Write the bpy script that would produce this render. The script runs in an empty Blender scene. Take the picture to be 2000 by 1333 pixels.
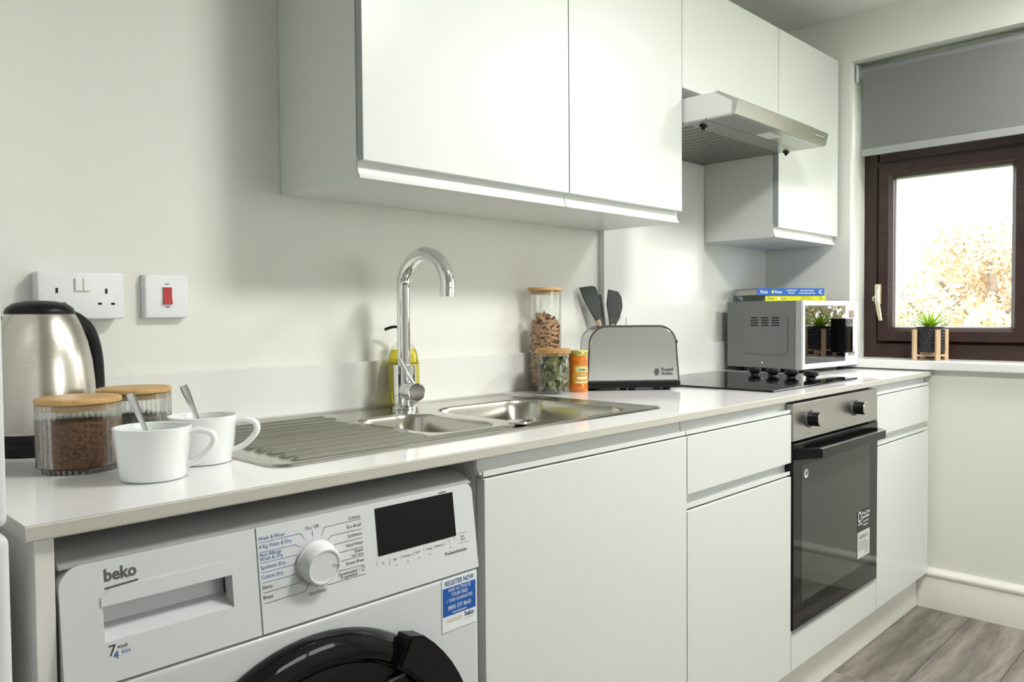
import bpy, bmesh, math, random
from mathutils import Vector, Matrix
sc = bpy.context.scene
COL = sc.collection
PI = math.pi

# ------------------------------------------------------------------ camera
CAM = Vector((-0.8611, -1.5406, 1.1007)); YAW, PIT, ROL, FPX = -0.7939, -0.0315, -0.0081, 1539.209
FW = Vector((-math.sin(YAW)*math.cos(PIT), math.cos(YAW)*math.cos(PIT), math.sin(PIT)))
R0 = Vector((math.cos(YAW), math.sin(YAW), 0)); U0 = R0.cross(FW)
RT = R0*math.cos(ROL) + U0*math.sin(ROL); UP = -R0*math.sin(ROL) + U0*math.cos(ROL)
cd = bpy.data.cameras.new('camera'); cam = bpy.data.objects.new('camera', cd); COL.objects.link(cam)
cd.sensor_width = 36.0; cd.lens = FPX*36/2000; cd.clip_start = .02; cd.clip_end = 300
M = Matrix((RT, UP, -FW)).transposed().to_4x4(); M.translation = CAM; cam.matrix_world = M
sc.camera = cam
def on(ax, val, x, y):                     # a pixel of the photograph and the plane it lies on give a point
    d = FW + RT*((x-1000)/FPX) - UP*((y-666.5)/FPX); i = 'xyz'.index(ax)
    return CAM + d*((val-CAM[i])/d[i])

# ------------------------------------------------------------------ sky, exposure
wd = bpy.data.worlds.new('sky'); sc.world = wd; wd.use_nodes = True
bg = wd.node_tree.nodes['Background']; bg.inputs[0].default_value = (1, .995, .97, 1); bg.inputs[1].default_value = 3.7
vs = sc.view_settings; vs.view_transform = 'Standard'; vs.look = 'None'; vs.gamma = 1.0; vs.use_curve_mapping = False
vs.exposure = 1.0
LAMP = 44.0                                 # radiance of the added ceiling lamp diffusers

# ------------------------------------------------------------------ materials
MATS = {}
def mat(name, col=(.8, .8, .8), rough=.5, metal=0., noise=0., nscale=40., col2=None, bump=0., bscale=200., stretch=None, coat=0., trans=0., ior=1.45, emit=0., spec=.5):
    if name in MATS: return MATS[name]
    m = bpy.data.materials.new(name); m.use_nodes = True; nt = m.node_tree; b = nt.nodes['Principled BSDF']
    b.inputs['Base Color'].default_value = (*col, 1); b.inputs['Roughness'].default_value = rough; b.inputs['Metallic'].default_value = metal
    b.inputs['Coat Weight'].default_value = coat; b.inputs['Transmission Weight'].default_value = trans; b.inputs['IOR'].default_value = ior
    b.inputs['Specular IOR Level'].default_value = spec
    if emit: b.inputs['Emission Color'].default_value = (*col, 1); b.inputs['Emission Strength'].default_value = emit
    tc = nt.nodes.new('ShaderNodeTexCoord'); mp = nt.nodes.new('ShaderNodeMapping'); nt.links.new(tc.outputs['Object'], mp.inputs[0])
    if stretch: mp.inputs['Scale'].default_value = stretch
    if noise or col2:
        n = nt.nodes.new('ShaderNodeTexNoise'); n.inputs['Scale'].default_value = nscale; n.inputs['Detail'].default_value = 5
        nt.links.new(mp.outputs[0], n.inputs[0])
        r = nt.nodes.new('ShaderNodeValToRGB'); nt.links.new(n.outputs[0], r.inputs[0])
        c2 = col2 or tuple(c*(1-noise) for c in col)
        r.color_ramp.elements[0].position = .35; r.color_ramp.elements[1].position = .65
        r.color_ramp.elements[0].color = (*c2, 1); r.color_ramp.elements[1].color = (*col, 1)
        nt.links.new(r.outputs[0], b.inputs['Base Color'])
    if bump:
        n = nt.nodes.new('ShaderNodeTexNoise'); n.inputs['Scale'].default_value = bscale; n.inputs['Detail'].default_value = 4
        nt.links.new(mp.outputs[0], n.inputs[0]); bp = nt.nodes.new('ShaderNodeBump'); bp.inputs['Strength'].default_value = bump; bp.inputs['Distance'].default_value = .002
        nt.links.new(n.outputs[0], bp.inputs['Height']); nt.links.new(bp.outputs[0], b.inputs['Normal'])
    MATS[name] = m; return m
def glass(name, tint=(.97, .98, .97), blend=.16, rough=.02):     # thin clear glass
    m = bpy.data.materials.new(name); m.use_nodes = True; nt = m.node_tree; nt.nodes.remove(nt.nodes['Principled BSDF'])
    t = nt.nodes.new('ShaderNodeBsdfTransparent'); t.inputs[0].default_value = (*tint, 1)
    g = nt.nodes.new('ShaderNodeBsdfGlossy'); g.inputs['Roughness'].default_value = rough
    l = nt.nodes.new('ShaderNodeLayerWeight'); l.inputs[0].default_value = .5      # Schlick reflectance, alike on both faces
    pw = nt.nodes.new('ShaderNodeMath'); pw.operation = 'POWER'; pw.inputs[1].default_value = 4.; nt.links.new(l.outputs['Facing'], pw.inputs[0])
    ml = nt.nodes.new('ShaderNodeMath'); ml.operation = 'MULTIPLY_ADD'; ml.inputs[1].default_value = blend*4; ml.inputs[2].default_value = .03; nt.links.new(pw.outputs[0], ml.inputs[0])
    x = nt.nodes.new('ShaderNodeMixShader'); nt.links.new(ml.outputs[0], x.inputs[0])
    nt.links.new(t.outputs[0], x.inputs[1]); nt.links.new(g.outputs[0], x.inputs[2]); nt.links.new(x.outputs[0], nt.nodes['Material Output'].inputs[0])
    MATS[name] = m; return m
def island(name, cols, rough=.6, trans=0.):                       # every leaf of a mesh takes its own colour
    m = bpy.data.materials.new(name); m.use_nodes = True; nt = m.node_tree; b = nt.nodes['Principled BSDF']
    g = nt.nodes.new('ShaderNodeNewGeometry'); r = nt.nodes.new('ShaderNodeValToRGB'); nt.links.new(g.outputs['Random Per Island'], r.inputs[0])
    e = r.color_ramp.elements
    while len(e) < len(cols): e.new(.5)
    for i, c in enumerate(cols): e[i].position = i/(len(cols)-1); e[i].color = (*c, 1)
    nt.links.new(r.outputs[0], b.inputs['Base Color']); b.inputs['Roughness'].default_value = rough
    MATS[name] = m; return m
PAINT = mat('wall_paint', (.79, .80, .75), .6, bump=.05, bscale=300)
CEILM = mat('ceiling_paint', (.84, .84, .81), .7)
CAB = mat('cabinet_white', (.71, .735, .71), .32)
CABEDGE = mat('cabinet_edge_grey', (.36, .40, .40), .4)
RAIL = mat('handle_rail_white', (.73, .755, .74), .28)
TOP = mat('worktop_quartz', (.91, .91, .91), .12, noise=.05, nscale=900, coat=.2)
SPLASH = mat('splashback_gloss', (.79, .80, .77), .16, spec=.35)
STEEL = mat('brushed_steel', (.62, .61, .58), .3, 1., noise=.12, nscale=60, stretch=(1, 1, 25))
STEELX = mat('brushed_steel_lengthwise', (.60, .59, .56), .3, 1., noise=.15, nscale=30, stretch=(1, 25, 25))
SINKM = mat('sink_steel', (.56, .55, .505), .21, 1., noise=.10, nscale=45, stretch=(1, 12, 12))
CHROME = mat('chrome', (.86, .87, .88), .04, 1.)
BLACKP = mat('black_plastic', (.008, .008, .009), .35, spec=.25)
BLACKG = mat('black_gloss', (.004, .004, .005), .05, spec=.4)
DARKG = mat('dark_glass', (.008, .009, .009), .03, spec=.35)
WHITEP = mat('white_plastic', (.80, .82, .84), .3)
WMW = mat('appliance_white', (.67, .69, .71), .3)
CERAM = mat('white_ceramic', (.84, .87, .87), .1, coat=.4)
BAMBOO = mat('bamboo', (.64, .41, .17), .45, col2=(.50, .29, .10), nscale=18, stretch=(1, 14, 6))
WOOD = mat('pale_wood', (.72, .53, .33), .5, col2=(.60, .40, .22), nscale=16, stretch=(6, 6, 1))
BROWNF = mat('brown_window_frame', (.046, .022, .020), .35, noise=.35, nscale=25, stretch=(1, 1, 8))
GLASS = glass('clear_glass'); PANE = glass('window_glass', (.98, .99, .99), .08, 0.)
def ribbed(name):
    m = bpy.data.materials.new(name); m.use_nodes = True; nt = m.node_tree; nt.nodes.remove(nt.nodes['Principled BSDF'])
    t = nt.nodes.new('ShaderNodeBsdfTransparent'); t.inputs[0].default_value = (.95, .96, .95, 1)
    g = nt.nodes.new('ShaderNodeBsdfGlass'); g.inputs['Roughness'].default_value = .02; g.inputs['IOR'].default_value = 1.45
    x = nt.nodes.new('ShaderNodeMixShader'); x.inputs[0].default_value = .55
    nt.links.new(t.outputs[0], x.inputs[1]); nt.links.new(g.outputs[0], x.inputs[2]); nt.links.new(x.outputs[0], nt.nodes['Material Output'].inputs[0])
    return m
RIBG = ribbed('ribbed_glass')
JARG = glass('jar_glass', (.985, .99, .985), .2)
INKB = mat('ink_black', (.03, .03, .035), .6); INKBL = mat('ink_blue', (.05, .16, .42), .6); INKG = mat('ink_grey', (.2, .2, .2), .6)
WHITEI = mat('ink_white', (.85, .87, .88), .6)

# ------------------------------------------------------------------ builders
MW = {}
def link(o, parent=None):
    COL.objects.link(o)
    if parent is not None: o.parent = parent
    return o
def thing(name, label, cat, loc=(0, 0, 0), rz=0., group=None, kind=None):
    o = bpy.data.objects.new(name, None); o.empty_display_size = .02; link(o)
    o.location = loc; o.rotation_euler = (0, 0, rz)
    MW[o.name] = Matrix.Translation(Vector(loc)) @ Matrix.Rotation(rz, 4, 'Z')
    return tag(o, label, cat, group, kind)
def tag(o, label, cat, group=None, kind=None):
    o['label'] = label
    if cat: o['category'] = cat
    if group: o['group'] = group
    if kind: o['kind'] = kind
    return o
def obj(name, bm, m, parent=None, smooth=None, local=False, label=None):
    """one mesh object; vertices come in world coordinates (or in the thing's own when local)"""
    if isinstance(bm, bpy.types.Mesh): me = bm
    else:
        me = bpy.data.meshes.new(name); bm.to_mesh(me); bm.free()
    if smooth is not None:
        me.polygons.foreach_set('use_smooth', [True]*len(me.polygons)); me.set_sharp_from_angle(angle=math.radians(smooth))
    for x in (m if isinstance(m, (list, tuple)) else [m]): me.materials.append(x)
    o = bpy.data.objects.new(name, me); link(o, parent)
    if parent is not None:
        w = MW[parent.name]; MW[o.name] = w
        if not local: me.transform(w.inverted())
    else:
        # origin at the foot of the mesh
        MW[o.name] = Matrix()
        if not local:
            vs_ = [v.co for v in me.vertices]
            c = Vector((sum(v.x for v in vs_)/len(vs_), sum(v.y for v in vs_)/len(vs_), min(v.z for v in vs_)))
            me.transform(Matrix.Translation(-c)); o.location = c; MW[o.name] = Matrix.Translation(c)
    if label: o['label'] = label
    return o
def nb(): return bmesh.new()
def box(bm, x0, x1, y0, y1, z0, z1, bev=0., seg=2):
    r = bmesh.ops.create_cube(bm, size=1.0); v = r['verts']
    for p in v: p.co = Vector(((x0+x1)/2+p.co.x*(x1-x0), (y0+y1)/2+p.co.y*(y1-y0), (z0+z1)/2+p.co.z*(z1-z0)))
    if bev:
        e = list({e for p in v for e in p.link_edges}); bmesh.ops.bevel(bm, geom=e, offset=bev, segments=seg, affect='EDGES', profile=.6)
    return bm
def B(x0, x1, y0, y1, z0, z1, bev=0., seg=2): return box(nb(), x0, x1, y0, y1, z0, z1, bev, seg)
def prism(bm, poly, f):
    """poly: list of 2D points; f(u,v,0/1) -> 3D"""
    a = [bm.verts.new(f(u, v, 0)) for u, v in poly]; b = [bm.verts.new(f(u, v, 1)) for u, v in poly]
    n = len(a); bm.faces.new(a); bm.faces.new(b[::-1])
    for i in range(n): bm.faces.new((a[i], b[i], b[(i+1) % n], a[(i+1) % n]))
    bmesh.ops.recalc_face_normals(bm, faces=bm.faces[:]); return bm
def px_(poly, x0, x1): return prism(nb(), poly, lambda u, v, t: (x1 if t else x0, u, v))     # (y,z) profile along X
def py_(poly, y0, y1): return prism(nb(), poly, lambda u, v, t: (u, y1 if t else y0, v))     # (x,z) profile along Y
def pz_(poly, z0, z1): return prism(nb(), poly, lambda u, v, t: (u, v, z1 if t else z0))
def rrect(x0, x1, y0, y1, r, n=5):
    out = []
    for cx, cy, a in ((x1-r, y1-r, 0), (x0+r, y1-r, 90), (x0+r, y0+r, 180), (x1-r, y0+r, 270)):
        for i in range(n+1):
            t = math.radians(a+90*i/n); out.append((cx+r*math.cos(t), cy+r*math.sin(t)))
    return out
def lathe(prof, seg=48, bm=None, at=(0, 0, 0), flute=None, caps=True):
    bm = bm or nb(); rings = []
    for k, (r, z) in enumerate(prof):
        if r < 1e-6: rings.append([bm.verts.new((at[0], at[1], at[2]+z))]); continue
        ring = []
        for i in range(seg):
            a = 2*PI*i/seg; rr = r*(1+(flute(a, k) if flute else 0)); ring.append(bm.verts.new((at[0]+rr*math.cos(a), at[1]+rr*math.sin(a), at[2]+z)))
        rings.append(ring)
    for a, b in zip(rings, rings[1:]):
        if len(a) == 1 and len(b) == 1: continue
        for i in range(seg):
            j = (i+1) % seg
            if len(a) == 1: bm.faces.new((a[0], b[i], b[j]))
            elif len(b) == 1: bm.faces.new((a[i], a[j], b[0]))
            else: bm.faces.new((a[i], a[j], b[j], b[i]))
    bmesh.ops.recalc_face_normals(bm, faces=bm.faces[:]); return bm
def tube(path, r, seg=14, bm=None, flat=1., updir=None):
    bm = bm or nb(); P = [Vector(p) for p in path]; n = len(P); rings = []
    rad = r if isinstance(r, (list, tuple)) else [r]*n
    up = Vector(updir) if updir else Vector((0, 0, 1)); last = None
    for i, p in enumerate(P):
        t = (P[min(i+1, n-1)]-P[max(i-1, 0)]).normalized()
        if last is None:
            s = t.cross(up)
            if s.length < 1e-3: s = t.cross(Vector((0, 1, 0)))
        else: s = last - t*last.dot(t)
        s.normalize(); last = s; u = s.cross(t)
        rings.append([bm.verts.new(p+s*(rad[i]*math.cos(2*PI*k/seg))+u*(rad[i]*flat*math.sin(2*PI*k/seg))) for k in range(seg)])
    for a, b in zip(rings, rings[1:]):
        for k in range(seg): bm.faces.new((a[k], a[(k+1) % seg], b[(k+1) % seg], b[k]))
    bm.faces.new(rings[0]); bm.faces.new(rings[-1])
    bmesh.ops.recalc_face_normals(bm, faces=bm.faces[:]); return bm
def cyl(p0, p1, r0, r1=None, seg=28, bm=None): return tube([p0, p1], [r0, r1 if r1 is not None else r0], seg, bm)
def spline(pts, n=8):
    P = [Vector(p) for p in pts]; out = []
    for i in range(len(P)-1):
        a, b, c, d = P[max(i-1, 0)], P[i], P[i+1], P[min(i+2, len(P)-1)]
        for k in range(n):
            t = k/n; out.append(.5*((2*b)+(c-a)*t+(2*a-5*b+4*c-d)*t*t+(3*b-a-3*c+d)*t**3))
    out.append(P[-1]); return out
TX = []
def text_mesh(s, size, bold=0., align='LEFT', wx=1.):
    c = bpy.data.curves.new('lettering', 'FONT'); c.body = s; c.size = size; c.align_x = align; c.offset = bold*size; c.resolution_u = 2; c.fill_mode = 'FRONT'
    o = bpy.data.objects.new('lettering', c); COL.objects.link(o)
    dg = bpy.context.evaluated_depsgraph_get(); me = bpy.data.meshes.new_from_object(o.evaluated_get(dg))
    bpy.data.objects.remove(o); me.transform(Matrix.Diagonal((wx, 1, 1, 1))); return me
def marks(n, size, align='LEFT', wx=1.):        # print too small to read in the photograph: a row of unreadable strokes
    V, Fc, x = [], [], 0.
    for i in range(n):
        w = size*(.18, .30, .12, .26)[i % 4]; h = size*(.66, .46, .60, .48)[(i*3) % 4]
        b = len(V); V += [(x, 0, 0), (x+w, 0, 0), (x+w, h, 0), (x, h, 0)]; Fc.append((b, b+1, b+2, b+3)); x += w+size*(.12 if i % 6 else .3)
    dx = {'LEFT': 0, 'CENTER': -x/2, 'RIGHT': -x}[align]
    me = bpy.data.meshes.new('print'); me.from_pydata([((a+dx)*wx, b, c) for a, b, c in V], [], Fc); return me
def join_meshes(lst):
    bm = nb()
    for me, mx in lst:
        me.transform(mx); bm.from_mesh(me); bpy.data.meshes.remove(me)
    return bm
def frameM(o, x, y):                      # text frame: origin, right vector, up vector
    x = Vector(x).normalized(); y = Vector(y).normalized(); z = x.cross(y)
    m = Matrix((x, y, z)).transposed().to_4x4(); m.translation = Vector(o); return m
def FX(x, y, z): return frameM((x, y, z), (1, 0, 0), (0, 0, 1))        # lettering on a face that looks to -Y

FZ, W, YB, XR, CZ = .03, .891, .01, 2.225, 2.238        # floor, worktop top, back wall, right wall, ceiling
XL, YF = -2.3, -4.0
# ------------------------------------------------------------------ setting
tag(obj('wall_back', B(XL-.1, XR+.3, YB, YB+.1, FZ-.1, CZ+.1), PAINT), 'white painted back wall behind the worktop and wall cabinets', 'wall', kind='structure')
tag(obj('wall_left', B(XL-.1, XL, YF-.1, YB, FZ-.1, CZ+.1), PAINT), 'plain white painted wall beyond the fridge', 'wall', kind='structure')
bm = nb(); QX0, QX1, QZ0, QZ1 = .5, 2.0, 1.1, 2.05  # opening added out of view to let in soft frontal daylight
box(bm, XL-.1, QX0, YF-.2, YF, FZ-.1, CZ+.1); box(bm, QX1, XR+.3, YF-.2, YF, FZ-.1, CZ+.1); box(bm, QX0, QX1, YF-.2, YF, FZ-.1, QZ0); box(bm, QX0, QX1, YF-.2, YF, QZ1, CZ+.1)
tag(obj('wall_front', bm, PAINT), 'white painted wall opposite the worktop with a window opening added for soft light', 'wall', kind='structure')
tag(obj('ceiling', B(XL-.1, XR+.3, YF-.1, YB+.1, CZ, CZ+.1), CEILM), 'plain white ceiling above the cabinets', 'ceiling', kind='structure')
WY0, WY1, WZ0, WZ1 = -.336, -1.55, .895, 2.064
bm = nb()
box(bm, XR, XR+.28, WY0, YB, FZ-.1, CZ+.1); box(bm, XR, XR+.28, YF, WY1, FZ-.1, CZ+.1)
box(bm, XR, XR+.28, WY1, WY0, FZ-.1, WZ0); box(bm, XR, XR+.28, WY1, WY0, WZ1, CZ+.1)
tag(obj('wall_right', bm, PAINT), 'white painted wall with the recessed window beside the microwave', 'wall', kind='structure')
# floor with its planks
FLB = mat('floor_joint', (.05, .045, .04), .7)
fl = tag(obj('floor', B(XL, XR, YF, YB, FZ-.1, FZ-.0025), FLB), 'grey oak laminate floor of long planks', 'floor', kind='structure')
def plank_mat(i, c1, c2):
    m = mat('grey_oak_%d' % i, c1, .42, col2=c2, nscale=5.5, stretch=(1.0, 7.5, 1))
    nt = m.node_tree; b = nt.nodes['Principled BSDF']; tc = [n for n in nt.nodes if n.type == 'TEX_COORD'][0]
    mp = nt.nodes.new('ShaderNodeMapping'); mp.inputs['Scale'].default_value = (1.3, 9, 1); nt.links.new(tc.outputs['Object'], mp.inputs[0])
    w = nt.nodes.new('ShaderNodeTexWave'); w.inputs['Scale'].default_value = .55; w.inputs['Distortion'].default_value = 14; w.inputs['Detail'].default_value = 4; w.bands_direction = 'Y'; w.inputs['Detail Scale'].default_value = .7
    nt.links.new(mp.outputs[0], w.inputs[0]); mx = nt.nodes.new('ShaderNodeMix'); mx.data_type = 'RGBA'; mx.blend_type = 'MULTIPLY'; mx.inputs[0].default_value = .38
    src = b.inputs['Base Color'].links[0].from_socket; nt.links.new(src, mx.inputs[6]); nt.links.new(w.outputs[0], mx.inputs[7]); nt.links.new(mx.outputs[2], b.inputs['Base Color'])
    return m
def fine(m):
    for n in m.node_tree.nodes:
        if n.type == 'TEX_NOISE': n.inputs['Detail'].default_value = 12; n.inputs['Roughness'].default_value = .68
    return m
PL = [plank_mat(0, (.36, .33, .285), (.19, .17, .145)), plank_mat(1, (.31, .285, .245), (.15, .135, .115)), plank_mat(2, (.41, .375, .325), (.22, .195, .165))]; [fine(m) for m in PL]
random.seed(4); PW, PLEN = .196, 1.285; y = YB-.02+.014
rows = []; k = 0; y = -.768+4*PW
pm = {}
for r in range(22):
    y1 = y-r*PW; y0 = y1-PW
    if y0 < YF: y0 = YF
    if y1 > YB: y1 = YB
    if y1-y0 < .02: continue
    off = 1.468 if r == 3 else 1.468+random.uniform(.2, 1.1)*(1 if r % 2 else -1)
    x = off-PLEN*4
    while x < XR:
        a, b = max(x, XL), min(x+PLEN, XR)
        if b-a > .03:
            o = obj('plank', B(a+.0008, b-.0008, y0+.0008, y1-.0008, FZ-.003, FZ, .0007, 1), PL[(k*7+r) % 3], None)
            o.parent = fl; o.matrix_parent_inverse = fl.matrix_world.inverted(); o.location -= fl.location
            o.matrix_parent_inverse = Matrix(); k += 1
        x += PLEN
# skirting boards
prof = [(0, FZ), (-.018, FZ), (-.018, FZ+.105), (-.015, FZ+.112), (-.020, FZ+.119), (-.022, FZ+.127), (-.019, FZ+.134), (-.010, FZ+.139), (-.006, FZ+.145), (0, FZ+.145)]
SKIRT = mat('skirting_gloss', (.82, .81, .75), .25)
tag(obj('baseboard_right', prism(nb(), prof, lambda u, v, t: (XR+u, YF if t else YB-.02, v)), SKIRT, smooth=40), 'white moulded skirting board under the window wall', 'skirting board', kind='structure')
tag(obj('baseboard_front', prism(nb(), prof, lambda u, v, t: (XR-.02 if t else XL, YF-u, v)), SKIRT, smooth=40), 'white moulded skirting board opposite the worktop', 'skirting board', kind='structure')

# ------------------------------------------------------------------ window
GX = 2.37
win = thing('window_1', 'dark brown framed casement window beside the microwave', 'window', (GX, -.9, .92), kind='structure')
f = nb(); fw = .057
def ringYZ(bm, x0, x1, ya, yb, za, zb, w, bev=.006):
    """a mitred frame (y from ya down to yb)"""
    o = [(ya, za), (yb, za), (yb, zb), (ya, zb)]; s = 1 if ya > yb else -1
    i = [(ya-s*w, za+w), (yb+s*w, za+w), (yb+s*w, zb-w), (ya-s*w, zb-w)]
    c = [(ya-s*(w-bev), za+w-bev), (yb+s*(w-bev), za+w-bev), (yb+s*(w-bev), zb-w+bev), (ya-s*(w-bev), zb-w+bev)]
    L = []
    for pts, x in ((o, x1), (o, x0), (c, x0), (i, x0+bev), (i, x1)): L.append([bm.verts.new((x, p[0], p[1])) for p in pts])
    for a, b in zip(L, L[1:]+L[:1]):
        for k in range(4): bm.faces.new((a[k], a[(k+1) % 4], b[(k+1) % 4], b[k]))
    bmesh.ops.recalc_face_normals(bm, faces=bm.faces[:]); return bm
MU = -.926
ringYZ(f, GX, GX+.07, WY0+.006, WY1, .9265, WZ1-.002, .066, .012)
obj('frame', f, BROWNF, win)
obj('mullion', B(GX+.002, GX+.068, MU-.034, MU+.034, .99, WZ1-.06, .006), BROWNF, win)
s1 = obj('sash', ringYZ(nb(), GX-.014, GX+.05, -.395, MU+.032, .994, 1.675, .05, .014), BROWNF, win)
s2 = obj('sash', ringYZ(nb(), GX-.004, GX+.05, MU-.036, WY1+.06, .994, WZ1-.06, .05, .014), BROWNF, win)
s3 = obj('sash', ringYZ(nb(), GX-.004, GX+.05, -.395, MU+.032, 1.69, WZ1-.06, .05, .014), BROWNF, win)
obj('transom', B(GX+.002, GX+.068, MU, -.36, 1.672, 1.694), BROWNF, win)
SPAC = mat('white_glazing_bead', (.8, .82, .82), .4)
for s, a, b, z0, z1 in ((s1, -.445, MU+.082, 1.044, 1.625), (s2, MU-.086, WY1+.11, 1.044, WZ1-.11), (s3, -.445, MU+.082, 1.74, WZ1-.11)):
    obj('glazing_bead', ringYZ(nb(), GX+.022, GX+.04, a+.001, b-.001, z0-.001, z1+.001, .006, .001), SPAC, s)
    obj('pane', B(GX+.029, GX+.033, b, a, z0, z1), PANE, s)
obj('window_sill', B(XR-.028, GX+.02, WY1-.03, WY0-.0005, .895, .9275, .006, 3), mat('sill_gloss_white', (.86, .87, .86), .18), win)
obj('window_sill', B(XR-.028, XR-.0005, WY0-.02, WY0+.012, .895, .9275, .006, 3), MATS['sill_gloss_white'], win)
GOLD = mat('ivory_gold_metal', (.80, .74, .55), .22, .6)
hx = GX-.016
h = obj('handle', tube(spline([(hx-.012, -.397, 1.208), (hx-.016, -.398, 1.18), (hx-.026, -.402, 1.15), (hx-.028, -.408, 1.11), (hx-.026, -.414, 1.072)]), [.009]*9+[.0085]*9+[.0075]*10+[.0065]*5, 12, flat=.6), GOLD, win, 40)
bmh = nb(); box(bmh, hx-.010, hx+.002, -.409, -.386, 1.135, 1.215, .004); cyl((hx-.02, -.391, 1.158), (hx, -.391, 1.158), .011, bm=bmh)
hp = obj('handle_plate', bmh, GOLD, win, 40)
obj('keyhole', cyl((hx-.0212, -.391, 1.156), (hx-.018, -.391, 1.156), .005), BLACKP, hp)
win2 = thing('window_added', 'unseen white framed window added opposite the worktop for soft light', 'window', ((QX0+QX1)/2, YF, QZ0), kind='structure')  # unseen window added as a soft daylight source from the front
wf = nb(); yq = YF-.12
for a, b, c, d in ((QX0, QX0+.06, QZ0, QZ1), (QX1-.06, QX1, QZ0, QZ1), (QX0+.06, QX1-.06, QZ0, QZ0+.06), (QX0+.06, QX1-.06, QZ1-.06, QZ1)): box(wf, a, b, yq-.06, yq, c, d)
obj('frame', wf, WHITEP, win2); obj('mullion', B((QX0+QX1)/2-.03, (QX0+QX1)/2+.03, yq-.06, yq, QZ0+.06, QZ1-.06), WHITEP, win2)
for a, b in ((QX0+.06, (QX0+QX1)/2-.03), ((QX0+QX1)/2+.03, QX1-.06)): obj('pane', B(a, b, yq-.032, yq-.028, QZ0+.06, QZ1-.06), PANE, win2)
# roller blind
bl = thing('roller_blind', 'grey roller blind pulled halfway down over the brown window', 'blind', (2.28, -.95, 1.70))
GREYB = mat('blind_fabric_grey', (.205, .215, .21), .8, noise=.08, nscale=500)
BX = 2.285
obj('roller', cyl((BX+.005, -.352, 2.022), (BX+.005, WY1+.02, 2.022), .027, seg=32), mat('blind_roll_grey', (.25, .265, .265), .7), bl, 40)
obj('fabric', B(BX-.022, BX-.0205, WY1+.03, -.366, 1.729, 2.022), GREYB, bl)
obj('bottom_bar', B(BX-.0255, BX-.0165, WY1+.03, -.364, 1.703, 1.730, .002), mat('blind_bar', (.34, .36, .355), .7), bl)
bk = nb(); box(bk, BX-.026, BX+.036, -.348, -.342, 1.992, 2.058, .003); cyl((BX-.004, -.352, 2.022), (BX-.004, -.340, 2.022), .02, bm=bk)
obj('bracket', bk, mat('bracket_white', (.62, .64, .62), .4), bl, 40)
ch = nb()
for s in (-1, 1):
    cyl((BX-.02+.012*s, -.348, 2.02), (BX-.02+.008*s, -.349, .99), .0012, seg=6, bm=ch)
obj('chain', ch, mat('bracket_white'), bl)

# ------------------------------------------------------------------ outside: trees
random.seed(11)
LEAF = [island('autumn_leaves', [(.50, .30, .18), (.58, .42, .27), (.46, .40, .26), (.55, .35, .24)]),
        island('yellow_leaves', [(.52, .43, .27), (.42, .41, .25), (.58, .48, .33)]),
        island('green_leaves', [(.17, .24, .15), (.27, .33, .20), (.37, .38, .24)])]
BARK = mat('bark', (.34, .27, .22), .9, noise=.4, nscale=8)
GZ = -1.2
tag(obj('ground', B(-45, 60, -45, 45, GZ-.3, GZ), mat('lawn', (.18, .26, .08), .9, noise=.3, nscale=3)), 'green lawn outside the window', 'lawn', kind='structure')
def tree(x, y, top, rx, kind, label, n=9500, low=GZ+.4, name='autumn_tree'):
    t = thing(name, label, 'tree', (x, y, GZ), group='trees outside the window')
    zc = (top+low)/2; rz = (top-low)/2
    tr = tube([(x, y, GZ), (x+.1, y, zc-.3*rz), (x-.05, y+.1, zc+.5*rz)], [.22, .16, .05], 8)
    for k in range(5):
        a = k*1.3; tube([(x, y, zc-.4*rz+.15*k), (x+.6*rx*math.cos(a), y+.6*rx*math.sin(a), zc+.1*rz+.2*k)], [.08, .03], 6, tr)
    obj('trunk', tr, BARK, t)
    bl_ = [(random.gauss(0, .45), random.gauss(0, .45), random.uniform(-.75, .8), random.uniform(.25, .42)) for _ in range(26)]
    V, Fc = [], []
    for i in range(n):
        bx, by, bz, br = random.choice(bl_); d = Vector((random.gauss(0, 1), random.gauss(0, 1), random.gauss(0, 1))).normalized()*br*random.random()**.35
        s = math.sqrt(max(.08, 1-bz*bz*.8)); p = Vector((x+(bx*s+d.x)*rx, y+(by*s+d.y)*rx, zc+(bz*.85+d.z*.8)*rz))
        if p.z > top: p.z = top-random.random()*.3
        u = Vector((random.gauss(0, 1), random.gauss(0, 1), random.gauss(0, 1))).normalized(); w = u.orthogonal().normalized(); q = random.uniform(.03, .06)
        b0 = len(V); V += [p-u*q*1.3, p+w*q*.7, p+u*q*1.3, p-w*q*.7]; Fc.append((b0, b0+1, b0+2, b0+3))
    me = bpy.data.meshes.new('foliage'); me.from_pydata([tuple(v) for v in V], [], Fc)
    o = obj('foliage', me, LEAF[kind], t); o['kind'] = 'stuff'
def tp(px, py, X): p = on('x', X, px, py); return p.x, p.y, p.z
for px, py, X, rx, kd, lb in ((1950, 402, 14, 1.9, 0, 'tall golden orange tree highest in the window view'), (1840, 470, 20, 2.0, 1, 'pale yellow tree in the middle of the window view'),
        (1755, 520, 26, 2.2, 2, 'small green tree at the left of the window view')):
    x, y, z = tp(px, py, X); tree(x, y, z, rx, kd, lb)
tree(13.5, -3.4, 4.2, 1.9, 0, 'orange autumn tree reflected in the microwave door'); tree(12.0, -8.4, 3.6, 2.0, 1, 'yellow autumn tree to the right of the window view')
x, y, z = tp(1790, 590, 8.0); tree(x, y, z, .55, 2, 'low green bush nearest the window', 5000, name='bush')
x, y, z = tp(1915, 583, 9.5); tree(x, y, z, .6, 1, 'low yellowing bush right of the green bush', 5000, name='bush')

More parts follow.
